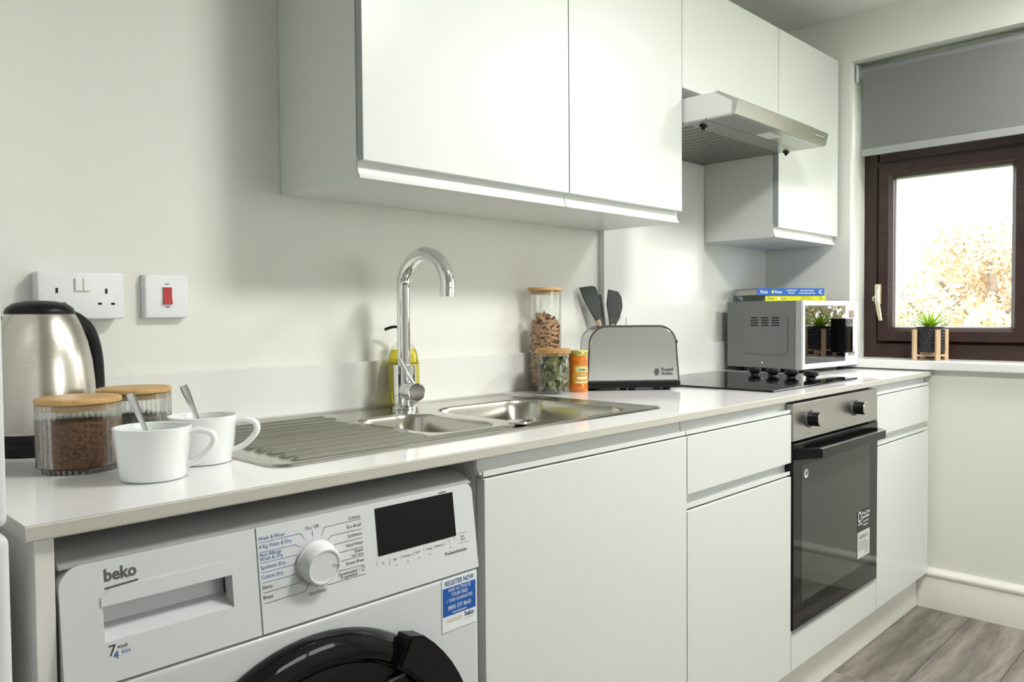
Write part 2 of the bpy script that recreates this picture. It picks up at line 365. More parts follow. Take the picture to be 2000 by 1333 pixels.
# ------------------------------------------------------------------ unseen ceiling lamps added for brightness, set by the cast shadows
def lamp(x, y, lb, k=1.):
    t = thing('added_ceiling_lamp', lb, 'lamp', (x, y, CZ), group='ceiling lamps')
    obj('base_ring', lathe([(0, 0), (.20, 0), (.205, -.02), (.195, -.03), (.185, -.03), (.185, -.012), (0, -.012)], 40, at=(x, y, CZ)), WHITEP, t, 40)
    obj('diffuser', lathe([(.184, -.013), (.182, -.035), (.16, -.046), (0, -.052)], 40, at=(x, y, CZ)), mat('lamp_diffuser_%d' % int(k*100), (1, .985, .945), .5, emit=LAMP*k), t, 40)
lamp(.55, -1.40, 'unseen round white ceiling lamp added nearer the washing machine'); lamp(1.85, -1.50, 'unseen round white ceiling lamp added nearer the window', .62)

# ------------------------------------------------------------------ wall cabinets
def jrail(x0, x1, yb, yf, z0, z1, flip=1):
    """handle rail: a channel whose lip curls forward at its outer edge; z0 outer lip edge, z1 edge against the door"""
    d = (z1-z0); n = 6; out = []; inn = []
    r = yb-yf
    for i in range(n+1):
        a = PI/2*i/n; out.append((yf+r*(1-math.sin(a))*.999, z0+d*.55*(1-math.cos(a))))
    pts = [(yf, z0)] + [(yf+r*math.sin(PI/2*i/n), z0+abs(d)*0+d*.12+d*.5*(1-math.cos(PI/2*i/n))) for i in range(n+1)] + [(yb, z1)] + [(yb+.004, z1), (yb+.004, z0)]
    return px_(pts, x0, x1)
ZB, ZD, ZT = 1.366, 1.398, 2.071; YC, YD = -.2745, -.2955
XO = .0087
def wall_unit(x0, x1, lb, zb=ZB, zd=ZD, rail=True, name='wall_cabinet'):
    t = thing(name, lb, 'cabinet', ((x0+x1)/2, YB-.15, zb), group=None)
    c = nb(); box(c, x0, x0+.018, YC, YB-.001, zb, ZT); box(c, x1-.018, x1, YC, YB-.001, zb, ZT)
    box(c, x0+.018, x1-.018, YC, YB-.001, zb, zb+.018); box(c, x0+.018, x1-.018, YC, YB-.001, ZT-.018, ZT); box(c, x0+.018, x1-.018, -.02, YB-.001, zb+.018, ZT-.018)
    obj('carcass', c, CAB, t)
    d = B(x0+.0015, x1-.0015, YD, YC-.002, zd, ZT, .0008, 1); me = bpy.data.meshes.new('door')
    for fc in d.faces:
        if abs(fc.normal.x) > .9: fc.material_index = 1
    obj('door', d, [CAB, CABEDGE], t)
    if rail: obj('handle_rail', jrail(x0+.001, x1-.002, YC-.003, YD+.011, zb, zd+.012), RAIL, t, 50)
    cp = nb(); cyl((x0-.0006, -.21, zb+.03), (x0+.004, -.21, zb+.03), .005, bm=cp)
    obj('screw_cap', cp, CAB, t)
    return t
wall_unit(XO, XO+.6, 'wide white wall cabinet above the sink and drainer')
wall_unit(XO+.6, XO+1.1, 'narrower white wall cabinet left of the extractor hood')
wall_unit(XO+1.1, XO+1.7, 'short white wall cabinet above the extractor hood', 1.752, 1.752, False)
wall_unit(XO+1.7, XO+2.2, 'white wall cabinet between the extractor hood and the window')
# ------------------------------------------------------------------ extractor hood
hd = thing('extractor_hood', 'stainless steel visor extractor hood above the black hob', 'extractor hood', (1.41, -.2, 1.646))
HX0, HX1 = 1.112, 1.706
HS = mat('hood_steel', (.50, .50, .48), .36, 1., noise=.08, nscale=40, stretch=(1, 30, 30))
hb = px_([(-.004, 1.652), (-.452, 1.652), (-.452, 1.690), (-.4086, 1.720), (-.004, 1.720)], HX0+.002, HX1-.002)
obj('body', hb, mat('hood_white_side', (.74, .75, .74), .3), hd)
obj('front_visor', px_([(-.452, 1.648), (-.459, 1.6485), (-.468, 1.686), (-.452, 1.6905), (-.4086, 1.7205), (-.40, 1.721), (-.452, 1.688)], HX0, HX1), HS, hd)
obj('under_panel', B(HX0, HX1, -.452, -.372, 1.6465, 1.652), HS, hd)
u = obj('grease_filter', B(HX0, HX1, -.368, -.006, 1.6475, 1.652), HS, hd)
sl = nb()
for i in range(15):
    for j in range(30):
        xx = HX0+.03+i*.0375; yy = -.30+j*.0095
        box(sl, xx, xx+.027, yy, yy+.0035, 1.6471, 1.6482)
so = obj('filter_slots', sl, mat('filter_slot_dark', (.03, .03, .03), .5), u); so['kind'] = 'stuff'
obj('light_lens', B(1.375, 1.462, -.425, -.383, 1.6435, 1.647, .003), mat('frosted_lens', (.75, .77, .75), .35), hd)
for cx_, cy_ in ((1.165, -.33), (1.692, -.33)):
    c = nb(); box(c, cx_-.012, cx_+.012, cy_-.006, cy_+.006, 1.641, 1.6475, .001, 1); cyl((cx_, cy_, 1.634), (cx_, cy_, 1.642), .005, bm=c); obj('filter_catch', c, BLACKP, hd)
for k in range(5):
    xx = 1.622+k*.013; zz = 1.668; yy = -.459-.009*(zz-1.6485)/.0375
    obj('push_button', cyl((xx, yy-.003, zz), (xx, yy+.004, zz), .0038, seg=12), STEEL, hd)

# ------------------------------------------------------------------ base units
YDF, YDB, YCF = -.628, -.6095, -.6075; ZDT, ZWB, ZU = .839, .8735, .161
def carcass(x0, x1, z0=ZU, z1=ZWB-.001):
    c = nb(); box(c, x0, x0+.018, YCF, YB-.07, z0, z1); box(c, x1-.018, x1, YCF, YB-.07, z0, z1); box(c, x0+.018, x1-.018, YCF, YB-.07, z0, z0+.018); box(c, x0+.018, x1-.018, -.07, -.06, z0+.018, z1)
    box(c, x0+.018, x1-.018, YCF, YCF+.08, z1-.03, z1-.012)
    return c
def front(x0, x1, z0, z1):
    d = B(x0+.0015, x1-.0015, YDF, YDB, z0, z1, .0012, 2)
    for fc in d.faces:
        if fc.normal.x < -.9: fc.material_index = 1
    return d
EDGE2 = mat('door_edge_band', (.62, .63, .60), .4)
def rail_top(x0, x1, z0, z1):
    z0 += .008; return px_([(y-.012, z) for y, z in [(-.592, z1), (-.598, z1), (-.598, z0+.008), (-.601, z0+.002), (-.606, z0-.001), (-.610, z0+.001), (-.611, z0+.006), (-.613, z0+.006), (-.613, z0-.003), (-.606, z0-.006), (-.598, z0-.003), (-.592, z0+.003)]], x0, x1)
def base_unit(x0, x1, lb, kind):
    t = thing('base_cabinet', lb, 'cabinet', ((x0+x1)/2, -.3, ZU))
    if kind != 'oven': obj('carcass', carcass(x0, x1), CAB, t)
    if kind == 'sink':
        obj('door', front(x0, x1, ZU, ZDT), [CAB, EDGE2], t); obj('handle_rail', rail_top(x0+.002, x1-.002, ZDT-.001, ZWB-.001), RAIL, t, 40)
    elif kind == 'drawer':
        obj('drawer_front', front(x0, x1, .7135, ZDT), [CAB, EDGE2], t); obj('handle_rail', rail_top(x0+.002, x1-.002, ZDT-.001, ZWB-.001), RAIL, t, 40)
        obj('door', front(x0, x1, ZU, .677), [CAB, EDGE2], t); obj('handle_rail', rail_top(x0+.002, x1-.002, .677, .7125), RAIL, t, 40)
    else:
        c = nb(); box(c, x0, x0+.012, YCF, YB-.07, ZU, ZWB-.001); box(c, x1-.012, x1, YCF, YB-.07, ZU, ZWB-.001); box(c, x0+.012, x1-.012, YCF, YB-.07, ZU, ZU+.018); box(c, x0+.012, x1-.012, YCF, YB-.07, .245, .262)
        obj('carcass', c, CAB, t); obj('lower_panel', front(x0, x1, ZU, .268), [CAB, EDGE2], t)
base_unit(0, .6, 'plain white single door base cabinet under the sink', 'sink')
base_unit(.6, 1.1, 'white base cabinet with one drawer left of the oven', 'drawer')
base_unit(1.1, 1.7, 'white oven housing with a low panel below the oven door', 'oven')
base_unit(1.7, 2.2, 'white base cabinet with one drawer between oven and window wall', 'drawer')
tag(obj('end_filler', B(2.2005, XR-.0005, -.60, -.58, ZU, ZWB-.001), mat('filler_cream', (.74, .73, .66), .4)), 'narrow cream filler strip between the last cabinet and the wall', 'filler strip')
tag(obj('plinth', B(.0, XR-.022, -.591, -.573, FZ, ZU-.002, .001, 1), mat('plinth_white', (.80, .80, .76), .35)), 'white plinth board along the floor under the cabinets', 'plinth')
tag(obj('worktop_support', B(-.6325, -.6140, -.62, YB-.07, FZ, ZWB-.0005, .0006, 1), mat('panel_white', (.78, .77, .73), .4)), 'white upright support board left of the washing machine', 'support board')
# worktop with the sink cut-out
SX0, SX1, SYF, SYB = -.3205, .648, -.545, -.034
def holed(bm, xs, ys, z0, z1, skip):
    V = {}
    for k, z in enumerate((z0, z1)):
        for i, x in enumerate(xs):
            for j, y in enumerate(ys): V[i, j, k] = bm.verts.new((x, y, z))
    n, m = len(xs)-1, len(ys)-1
    cells = {(i, j) for i in range(n) for j in range(m)}-skip
    for i, j in cells:
        for k in (0, 1): bm.faces.new([V[i, j, k], V[i+1, j, k], V[i+1, j+1, k], V[i, j+1, k]])
        for di, dj, a, b in ((-1, 0, (i, j), (i, j+1)), (1, 0, (i+1, j), (i+1, j+1)), (0, -1, (i, j), (i+1, j)), (0, 1, (i, j+1), (i+1, j+1))):
            if (i+di, j+dj) not in cells: bm.faces.new([V[(*a, 0)], V[(*b, 0)], V[(*b, 1)], V[(*a, 1)]])
    bmesh.ops.recalc_face_normals(bm, faces=bm.faces[:]); return bm
wb = holed(nb(), [-.6425, SX0+.02, SX1-.02, XR-.0005], [-.6316, SYF+.02, SYB-.015, YB-.0005], ZWB, W, {(1, 1)})
bmesh.ops.bevel(wb, geom=[e for e in wb.edges if e.is_boundary is False and e.calc_length() > .2 and len(e.link_faces) == 2 and e.calc_face_angle(0) > 1.2 and (abs(e.verts[0].co.y+.6316) < 1e-4 or abs(e.verts[0].co.x+.6425) < 1e-4) and (abs(e.verts[1].co.y+.6316) < 1e-4 or abs(e.verts[1].co.x+.6425) < 1e-4)], offset=.0018, segments=2, affect='EDGES')
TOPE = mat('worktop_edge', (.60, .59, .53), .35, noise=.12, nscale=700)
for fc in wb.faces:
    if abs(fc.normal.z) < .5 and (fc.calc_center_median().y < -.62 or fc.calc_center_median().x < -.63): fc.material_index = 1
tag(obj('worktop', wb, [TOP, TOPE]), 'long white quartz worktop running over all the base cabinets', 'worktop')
tag(obj('upstand', B(-.6425, 1.1095, -.008, YB-.0005, W, .997, .001, 1), SPLASH), 'low white upstand along the wall behind the sink', 'upstand')
tag(obj('upstand', B(1.7065, XR-.001, -.008, YB-.0005, W, .997, .001, 1), SPLASH), 'short white upstand on the wall behind the microwave', 'upstand')
tag(obj('splashback', B(1.11, 1.706, -.0105, YB-.0005, W, 1.646, .0008, 1), [SPLASH]), 'tall glossy white splashback panel behind the hob', 'splashback')

# ------------------------------------------------------------------ sink
def sd_rr(x, y, x0, x1, y0, y1, r):
    cx, cy = (x0+x1)/2, (y0+y1)/2; qx, qy = abs(x-cx)-(x1-x0)/2+r, abs(y-cy)-(y1-y0)/2+r
    return math.hypot(max(qx, 0), max(qy, 0))+min(max(qx, qy), 0)-r
def sstep(t): t = min(1, max(0, t)); return t*t*(3-2*t)
def sink_z(x, y):
    e = sd_rr(x, y, SX0, SX1, SYF, SYB, .035); z = W+.0035
    z -= .0032*sstep((e+.006)/.006)
    z -= .0035*sstep((-e-.014)/.010)                                   # sunken deck inside the rolled rim
    b = sd_rr(x, y, .262, .588, -.505, -.155, .075); z -= .15*sstep((-b)/.030)*1+.004*sstep((-b+.014)/.014)*0
    s = sd_rr(x, y, .045, .218, -.462, -.178, .055); z -= .085*sstep((-s)/.028)
    if x < .24 and s > .02 and b > .02:                                 # drainer ribs
        k = sstep((x+.275)/.02)*sstep((-e-.03)/.012)
        xe = .03 if -.475 < y < -.165 else (.20 if y <= -.475 else .05)
        k *= sstep((xe-x)/.03)
        z += k*.0062*(max(0, math.cos((y+.5)/.0385*2*PI)))**2.6*(1 if y < -.11 else 0)
    return z
NX, NY = 250, 220; V = []; Fc = []
for i in range(NX+1):
    for j in range(NY+1):
        x = SX0+(SX1-SX0)*i/NX; y = SYF+(SYB-SYF)*j/NY
        e = sd_rr(x, y, SX0, SX1, SYF, SYB, .035)
        if e > 0:
            cx = min(max(x, SX0+.035), SX1-.035); cy = min(max(y, SYF+.035), SYB-.035); l = math.hypot(x-cx, y-cy); x, y = cx+(x-cx)*.035/l, cy+(y-cy)*.035/l
        V.append((x, y, sink_z(x, y)))
for i in range(NX):
    for j in range(NY): a = i*(NY+1)+j; Fc.append((a, a+NY+1, a+NY+2, a+1))
me = bpy.data.meshes.new('basin'); me.from_pydata(V, [], Fc)
sk = thing('kitchen_sink', 'stainless steel one and a half bowl sink with ribbed drainer', 'sink', (.16, -.29, W))
obj('basin', me, SINKM, sk, 60)
for cx, cy, z in ((.425, -.33, W+.0035-.0035-.15), (.131, -.32, W-.085)):
    obj('waste_ring', lathe([(.012, .0005), (.03, .001), (.038, .003), (.040, .0005)], 32, at=(cx, cy, z)), CHROME, sk, 40)
pp = on('z', W+.003, 1015, 831)
pl = thing('sink_plug', 'small chrome sink plug resting on the sink divider', 'sink plug', (.231, -.488, W-.0005))
obj('disc', lathe([(0, .002), (.012, .002), (.015, .004), (.025, .004), (.0265, .006), (.025, .008), (0, .009)], 32), CHROME, pl, 40, True)
obj('stem', cyl((0, 0, 0), (0, 0, .0025), .011), BLACKP, pl, 40, True)

# ------------------------------------------------------------------ tap
tx, ty, tz = .250, -.101, W+.0005
tp_ = thing('mixer_tap', 'tall chrome swan neck mixer tap behind the sink', 'tap', (tx, ty, tz))
obj('body', lathe([(.0, 0), (.029, 0), (.029, .005), (.0245, .008), (.0245, .030), (.0255, .031), (.0255, .098), (.024, .1), (0, .1)], 40, at=(tx, ty, tz)), CHROME, tp_, 35)
dv = Vector((-.12, -1, 0)).normalized(); rr_ = .090; base = Vector((tx, ty, 0))
pth = [base+Vector((0, 0, tz+.095)), base+Vector((0, 0, tz+.17)), base+Vector((0, 0, tz+.275))]
for k in range(1, 22):
    a = PI*k/20; pth.append(base+dv*(rr_*(1-math.cos(a)))+Vector((0, 0, tz+.275+.072*math.sin(a))))
end = pth[-1]; 
obj('spout', tube(pth, .0152, 20), CHROME, tp_, 50)
obj('aerator', cyl(end+Vector((0, 0, .004)), end+Vector((0, 0, -.012)), .0158, seg=24), CHROME, tp_, 40)
kd = Vector((-.22, -1, 0)).normalized(); k0 = base+Vector((0, 0, tz+.042))
kn = nb(); cyl(k0+kd*.014, k0+kd*.036, .0205, bm=kn); cyl(k0+kd*.037, k0+kd*.066, .0205, bm=kn)
ko = obj('control_knob', kn, CHROME, tp_, 35)
obj('end_cap', cyl(k0+kd*.0655, k0+kd*.0675, .0195, .018), mat('dark_chrome', (.14, .135, .125), .15, 1.), ko, 35)
lv = k0+kd*.05
obj('lever', tube([lv+Vector((0, 0, .016)), lv+Vector((-.012, .006, .04)), lv+Vector((-.030, .016, .078))], [.0045, .0042, .0036], 12), CHROME, ko, 40)

# ------------------------------------------------------------------ soap bottle
bx_, by_ = .291, -.0465
sp = thing('soap_bottle', 'clear bottle of yellow washing up liquid behind the tap', 'soap bottle', (bx_, by_, W+.0035))
SOAPG = glass('bottle_plastic', (.96, .97, .90), .2)
obj('bottle', lathe([(0, 0), (.031, 0), (.0335, .004), (.036, .06), (.0362, .10), (.034, .118), (.027, .136), (.016, .146), (.011, .149), (.011, .158)], 40, at=(bx_, by_, W+.0035)), SOAPG, sp, 40)
obj('liquid', lathe([(0, .002), (.030, .002), (.0322, .005), (.0348, .06), (.035, .10), (.033, .117), (.0285, .130), (0, .130)], 40, at=(bx_, by_, W+.0035)), mat('yellow_liquid', (.85, .72, .02), .02, trans=.75, ior=1.33), sp, 40)
obj('label', lathe([(.0366, .03), (.0372, .06), (.0372, .096)], 24, at=(bx_, by_, W+.0035)), mat('soap_label', (.36, .33, .08), .5, col2=(.62, .56, .10), nscale=160, stretch=(1, 1, 5)), sp, 40)
pu = nb(); z0 = W+.0035+.158; cyl((bx_, by_, z0), (bx_, by_, z0+.012), .0125, bm=pu); cyl((bx_, by_, z0+.012), (bx_, by_, z0+.022), .004, bm=pu)
tube(spline([(bx_+.006, by_-.002, z0+.024), (bx_-.02, by_+.012, z0+.025), (bx_-.038, by_+.022, z0+.019)]), .0035, 10, pu)
obj('pump', pu, BLACKP, sp, 40)

# ------------------------------------------------------------------ fridge freezer
fr = thing('fridge_freezer', 'white fridge freezer at the left end of the worktop', 'fridge freezer', (-.96, -.3, FZ))
FRM = mat('fridge_white', (.76, .79, .80), .3)
obj('body', B(-1.262, -.668, -.598, -.03, FZ+.02, 1.79, .006), FRM, fr)
obj('upper_door', B(-1.262, -.6635, -.660, -.600, .8995, 1.79, .010, 4), FRM, fr, 30)
obj('lower_door', B(-1.262, -.6625, -.660, -.600, FZ+.05, .8915, .010, 4), FRM, fr, 30)
for s in (-1.23, -.70): obj('foot', cyl((s, -.56, FZ), (s, -.56, FZ+.021), .02), BLACKP, fr)

# ------------------------------------------------------------------ washing machine
wm = thing('washing_machine', 'white front loading washer dryer with a black round door', 'washing machine', (-.314, -.32, FZ))
MX0, MX1 = -.6105, -.0165
def yf(z): return -.616-(.836-z)*.12
def FA(poly, d0, d1):                      # slab on the sloping fascia: poly in (x,z), standing proud from d0 to d1
    return prism(nb(), poly, lambda u, v, t: (u, yf(v)-(d1 if t else d0), v))
obj('body', B(MX0+.002, MX1-.002, -.59, -.04, FZ+.015, .842, .004), WMW, wm)
obj('top', px_([(-.045, .84), (-.045, .849), (-.585, .850), (-.598, .846), (-.6155, .837), (-.6155, .834), (-.59, .834)], MX0+.001, MX1-.001), mat('appliance_top_shaded', (.40, .41, .41), .35), wm, 25)  # top coloured darker to stand in for the worktop's shade
bf = obj('front_panel', B(MX0, MX1, -.631, -.591, FZ+.06, .7005, .006, 3), WMW, wm)
obj('kick_panel', B(MX0, MX1, -.622, -.591, FZ+.015, FZ+.058, .003), WMW, wm)
for s in (MX0+.05, MX1-.05): obj('foot', cyl((s, -.55, FZ), (s, -.55, FZ+.016), .02), BLACKP, wm)
XS = -.386
zt_, zb_ = .8355, .7035
left = [(XS-.001, zb_), (XS-.001, zt_)] + [(MX0+.022-.022*math.sin(a), zt_-.022+.022*math.cos(a)) for a in [PI/2*i/6 for i in range(7)]] + [(MX0, zb_)]
HX_0, HX_1, HZ0, HZ1 = -.5685, -.4205, .7475, .7855
# detergent drawer front with a gripping recess
bm = nb()
def quadslab(bm, x0, x1, z0, z1, d0=-.02, d1=0.): prism(bm, [(x0, z0), (x1, z0), (x1, z1), (x0, z1)], lambda u, v, t: (u, yf(v)-(d1 if t else d0), v))
quadslab(bm, MX0, HX_0, zb_, HZ1); quadslab(bm, HX_1, XS-.001, zb_, HZ1); quadslab(bm, HX_0, HX_1, zb_, HZ0)
prism(bm, [(XS-.001, HZ1), (XS-.001, zt_)]+[(MX0+.022-.022*math.sin(a), zt_-.022+.022*math.cos(a)) for a in [PI/2*i/6 for i in range(7)]]+[(MX0, HZ1)], lambda u, v, t: (u, yf(v)+(0 if t else .02), v))
bmesh.ops.remove_doubles(bm, verts=bm.verts[:], dist=1e-5)
dr = obj('detergent_drawer', bm, WMW, wm)
obj('grip_recess', px_([(yf(HZ0)+.001, HZ0), (yf(HZ0)+.030, HZ0+.012), (yf(HZ1)+.030, HZ1), (yf(HZ1)+.032, HZ1), (yf(HZ0)+.033, HZ0+.008), (yf(HZ0)+.004, HZ0-.003)], HX_0-.001, HX_1+.001), WMW, dr)
obj('grip_frame', FA([(HX_0-.002, HZ1+.001), (HX_1+.002, HZ1+.001), (HX_1+.002, HZ1+.012), (HX_1-.006, HZ1+.0185), (HX_0+.008, HZ1+.0185), (HX_0-.002, HZ1+.010)], 0, .0012), WMW, dr)
right = [(XS+.001, zb_), (MX1, zb_)] + [(MX1-.014+.014*math.cos(a)-.012*0, zt_-.014+.014*math.sin(a)) for a in [PI/2*i/6 for i in range(7)]] + [(XS+.001, zt_)]
cp = obj('control_panel', FA(right, -.02, 0), WMW, wm)
def fxy(px, py, d=0.):                     # pixel on the fascia plane
    y = -.626
    for _ in range(4): p = on('y', y, px, py); y = yf(p.z)-d
    return p
FUP = Vector((0, .12, 1)).normalized()
def ftext(s, px, py, size, bold=0., align='LEFT', wx=1., crop=None):
    if crop: px, py = crop[0]+px/crop[2], crop[1]+py/crop[2]
    p = fxy(px, py, .0004); return (text_mesh(s, size*.72, bold, align, wx), frameM(p, (1, 0, 0), FUP))
def line(bm, pts, w, crop=None, d=.0004):
    P = [fxy(crop[0]+a/crop[2], crop[1]+b/crop[2], d) for a, b in pts]
    for a, b in zip(P, P[1:]):
        t = (b-a).normalized(); n = t.cross(Vector((0, -1, .12)).normalized())*w
        bm.faces.new([bm.verts.new(q) for q in (a-n, b-n, b+n, a+n)])
    return bm
C1 = (490, 990, 6.667); C2 = (720, 940, 7.84)
blue = [ftext(s, x, y, .0095, 0, wx=.92, crop=C1) for s, x, y in (('Wash & Wear', 100, 452), ('4 Kg Wash & Dry', 110, 557), ('Anti Allergy', 115, 662), ('Wash & Dry', 120, 720), ('Synthetic Dry', 130, 828), ('Cotton Dry', 140, 952))]
bmb = join_meshes(blue)
for L in ([(110, 478), (650, 348), (705, 432)], [(115, 603), (580, 495), (640, 528)], [(130, 743), (600, 628)], [(140, 868), (585, 750)], [(155, 1000), (600, 880)]): line(bmb, L, .00028, C1)
obj('blue_programme_print', bmb, INKBL, cp)['kind'] = 'stuff'
blk = [ftext(s, x, y, .0095, 0, wx=.92, crop=C1) for s, x, y in (('Shirts', 150, 1088), ('Rinse', 165, 1218))]
blk += [ftext(s, x, y, z, 0, 'RIGHT', wx=.92, crop=C1) for s, x, y, z in (('Cottons', 1425, 140, .0088), ('Eco 40-60', 1438, 248, .0088), ('Synthetics', 1450, 362, .0088), ('Hand Wash', 1462, 478, .0088), ('Quick', 1465, 572, .0088), ('Super Quick', 1470, 615, .006), ('Down Wear', 1478, 705, .0088), ('Downloaded  /', 1425, 835, .0088), ('Programme', 1395, 888, .0088))]
blk += [ftext(s, x, y, .0088, 0, 'CENTER', wx=.92, crop=C1) for s, x, y in (('On / Off', 797, 290), ('Spin+Drain', 875, 1130))]
blk += [ftext(s, x, y, z, 0, 'CENTER', wx=.9, crop=C2) for s, x, y, z in (('\u00b0C', 222, 1280, .0075), ('Spin', 408, 1212, .0065), ('Prewash', 587, 1160, .0065), ('Fast+', 757, 1104, .0065), ('Drying', 927, 1050, .0065), ('Ending In', 1087, 1000, .0065), ('3s', 430, 1305, .0055), ('3s', 605, 1245, .0055), ('3s', 780, 1190, .0055), ('3s', 937, 1135, .0055), ('b.', 1255, 1025, .0065), ('Start', 1437, 858, .0065), ('Pause', 1445, 902, .0065))]
blk += [ftext('ProSmartInverter', 1172, 1150, .0098, .01, crop=C2, wx=.9), (marks(10, .004), frameM(fxy(720+1070/7.84, 940+200/7.84, .0004), (1, 0, 0), FUP))]
bmk = join_meshes(blk)
for L in ([(165, 1130), (630, 995), (675, 940)], [(175, 1270), (710, 1105), (765, 985)], [(1430, 158), (960, 270), (920, 380)], [(1440, 290), (1050, 380), (1000, 440)], [(1455, 400), (1085, 497)], [(1465, 518), (1140, 605)], [(1475, 632), (1150, 720)], [(1485, 750), (1070, 865), (1000, 918)], [(1500, 872), (1005, 1022), (970, 935)], [(797, 310), (808, 382)], [(860, 985), (862, 1050)],
          [(1445, 780), (1480, 772), (1480, 830), (1450, 838), (1445, 780)]): line(bmk, L, .00028, C1)
for L in ([(130, 1220), (130, 1300)], [(320, 1180), (322, 1290)], [(500, 1125), (502, 1190)], [(680, 1075), (684, 1140)], [(845, 1020), (848, 1085)], [(1010, 980), (1010, 1045)], [(1160, 930), (1164, 990)], [(1310, 850), (1314, 920)], [(1375, 810), (1505, 768)], [(1385, 955), (1525, 912)], [(1235, 890), (1240, 960)]): line(bmk, L, .0002, C2)
obj('black_programme_print', bmk, INKB, cp)['kind'] = 'stuff'
a, b = fxy(727, 1003), fxy(886, 1047)
obj('display', FA([(-.2045, .7605), (-.0575, .7605), (-.0575, .8275), (-.2045, .8275)], -.001, .0006), mat('display_black', (.008, .008, .009), .3, spec=.2), cp)
c = fxy(608, 1098); nrm = Vector((0, -1, .12)).normalized()*1.0
nrm = Vector((0, -1, -.12)).normalized(); kc = Vector((-.304, yf(.776), .776))
dk = nb()
prof = [(.0295, 0), (.0295, .003), (.0275, .004), (.0255, .020), (.0235, .0225), (.0215, .0225), (.021, .0215), (0, .0215)]
lathe([(0, 0)]+prof, 48, dk)
R_ = Vector((0, 0, 1)).rotation_difference(nrm).to_matrix().to_4x4(); bmesh.ops.transform(dk, matrix=Matrix.Translation(kc)@R_, verts=dk.verts[:])
dl = obj('programme_dial', dk, WHITEP, wm, 35)
q = [kc+nrm*.0222+Vector((dx, 0, dz)) for dx, dz in ((.012, .001), (.0235, -.003), (.0235, -.0042), (.012, -.0002))]
bmq = nb(); bmq.faces.new([bmq.verts.new(v) for v in q]); obj('pointer_mark', bmq, INKG, dl)
# logo and rating print
lg = [ftext('beko', 203, 1137, .0262, .03, wx=.92)]
bl2 = join_meshes(lg); line(bl2, [(205, 1151), (270, 1132)], .0011, (0, 0, 1))
obj('logo_print', bl2, mat('logo_grey', (.10, .10, .10), .5), dr)
obj('capacity_print', join_meshes([ftext('7', 212, 1284, .0235, .0), ftext('wash', 229, 1268, .0088, .0, wx=.9)]), INKB, dr)
obj('blue_capacity_print', join_meshes([ftext('4', 222, 1289, .0165, .01), ftext('&dry', 238, 1277, .0082, .0, wx=.85)]), INKBL, dr)
# registration sticker
yS = -.6313
st = obj('sticker', B(-.093, -.0225, yS-.0006, yS+.0002, .618, .6985), mat('sticker_white', (.80, .84, .88), .4), wm, label='blue and white registration sticker')
stb = nb(); 
for (z0, z1) in ((.642, .6855),): box(stb, -.0915, -.024, yS-.0009, yS-.0004, z0, z1)
obj('blue_field', stb, mat('sticker_blue', (.01, .10, .42), .4), st)
sx = -.05775
bmw = join_meshes([(text_mesh(s, z, 0, 'CENTER', .80), FX(sx, yS-.0011, zz)) for s, z, zz in (('AND ACTIVATE', .0082, .6785), ('YOUR FREE', .0082, .6705), ('1 YEAR GUARANTEE', .0074, .6625), ('0800 597 8643', .0098, .6505))]+[(marks(20, .004, 'CENTER'), FX(sx, yS-.0011, .6445))])
obj('white_sticker_print', bmw, WHITEI, st)
obj('sticker_heading_print', join_meshes([(text_mesh('REGISTER NOW', .0108, .015, 'CENTER', .77), FX(sx, yS-.0009, .6885))]), mat('sticker_navy', (.03, .08, .25), .5), st)
obj('sticker_logo_print', join_meshes([(text_mesh('beko', .011, .025, 'LEFT', .9), FX(-.0475, yS-.0009, .633))]), mat('sticker_navy'), st)
bo = nb()
for i in range(2): box(bo, -.084, -.052, yS-.0008, yS-.0005, .632+i*.003, .6332+i*.003)
box(bo, -.047, -.028, yS-.0008, yS-.0005, .6285, .6297)
obj('sticker_small_print', bo, mat('sticker_tan', (.55, .42, .22), .5), st)
# porthole door
DX, DZ_, DY = -.314, .447, -.631
def ringY(prof, seg=72):                   # lathe around Y: (r, distance out of the front)
    bm = lathe(prof, seg); bmesh.ops.transform(bm, matrix=Matrix.Translation((DX, DY, DZ_)) @ Matrix.Rotation(PI/2, 4, 'X'), verts=bm.verts[:]); return bm
dd = obj('door_rim', ringY([(.236, 0), (.238, .006), (.236, .016), (.228, .026), (.214, .031), (.203, .0315), (.198, .028), (.196, .020), (.19, .018)]), BLACKG, wm, 30)
obj('door_glass', ringY([(.199, .022), (.197, .0285), (.17, .0335), (.12, .038), (.06, .041), (0, .042)]), mat('smoked_door', (.006, .006, .006), .22, spec=.3), dd, 30)
obj('door_glass_ridge', tube([Vector((DX+r*math.cos(t), DY-.036-.004*(1-r/.2), DZ_+r*math.sin(t))) for r, t in [(.195-.10*i/20, math.radians(52+38*i/20)) for i in range(21)]], .0035, 8), MATS['smoked_door'], dd, 40)
hp = []
for i in range(13):
    t = math.radians(58-68*i/12); hp.append((.198, t))
hp2 = [(.252 if 0 < i < 12 else .243, math.radians(58-68*i/12)) for i in range(13)]
poly = [(DX+r*math.cos(t), DZ_+r*math.sin(t)) for r, t in hp+hp2[::-1]]
hb = py_(poly, DY-.044, DY-.010); bmesh.ops.bevel(hb, geom=[e for e in hb.edges if abs(e.verts[0].co.y-e.verts[1].co.y) < 1e-5], offset=.004, segments=2, affect='EDGES')
obj('door_handle', hb, BLACKP, dd, 40)
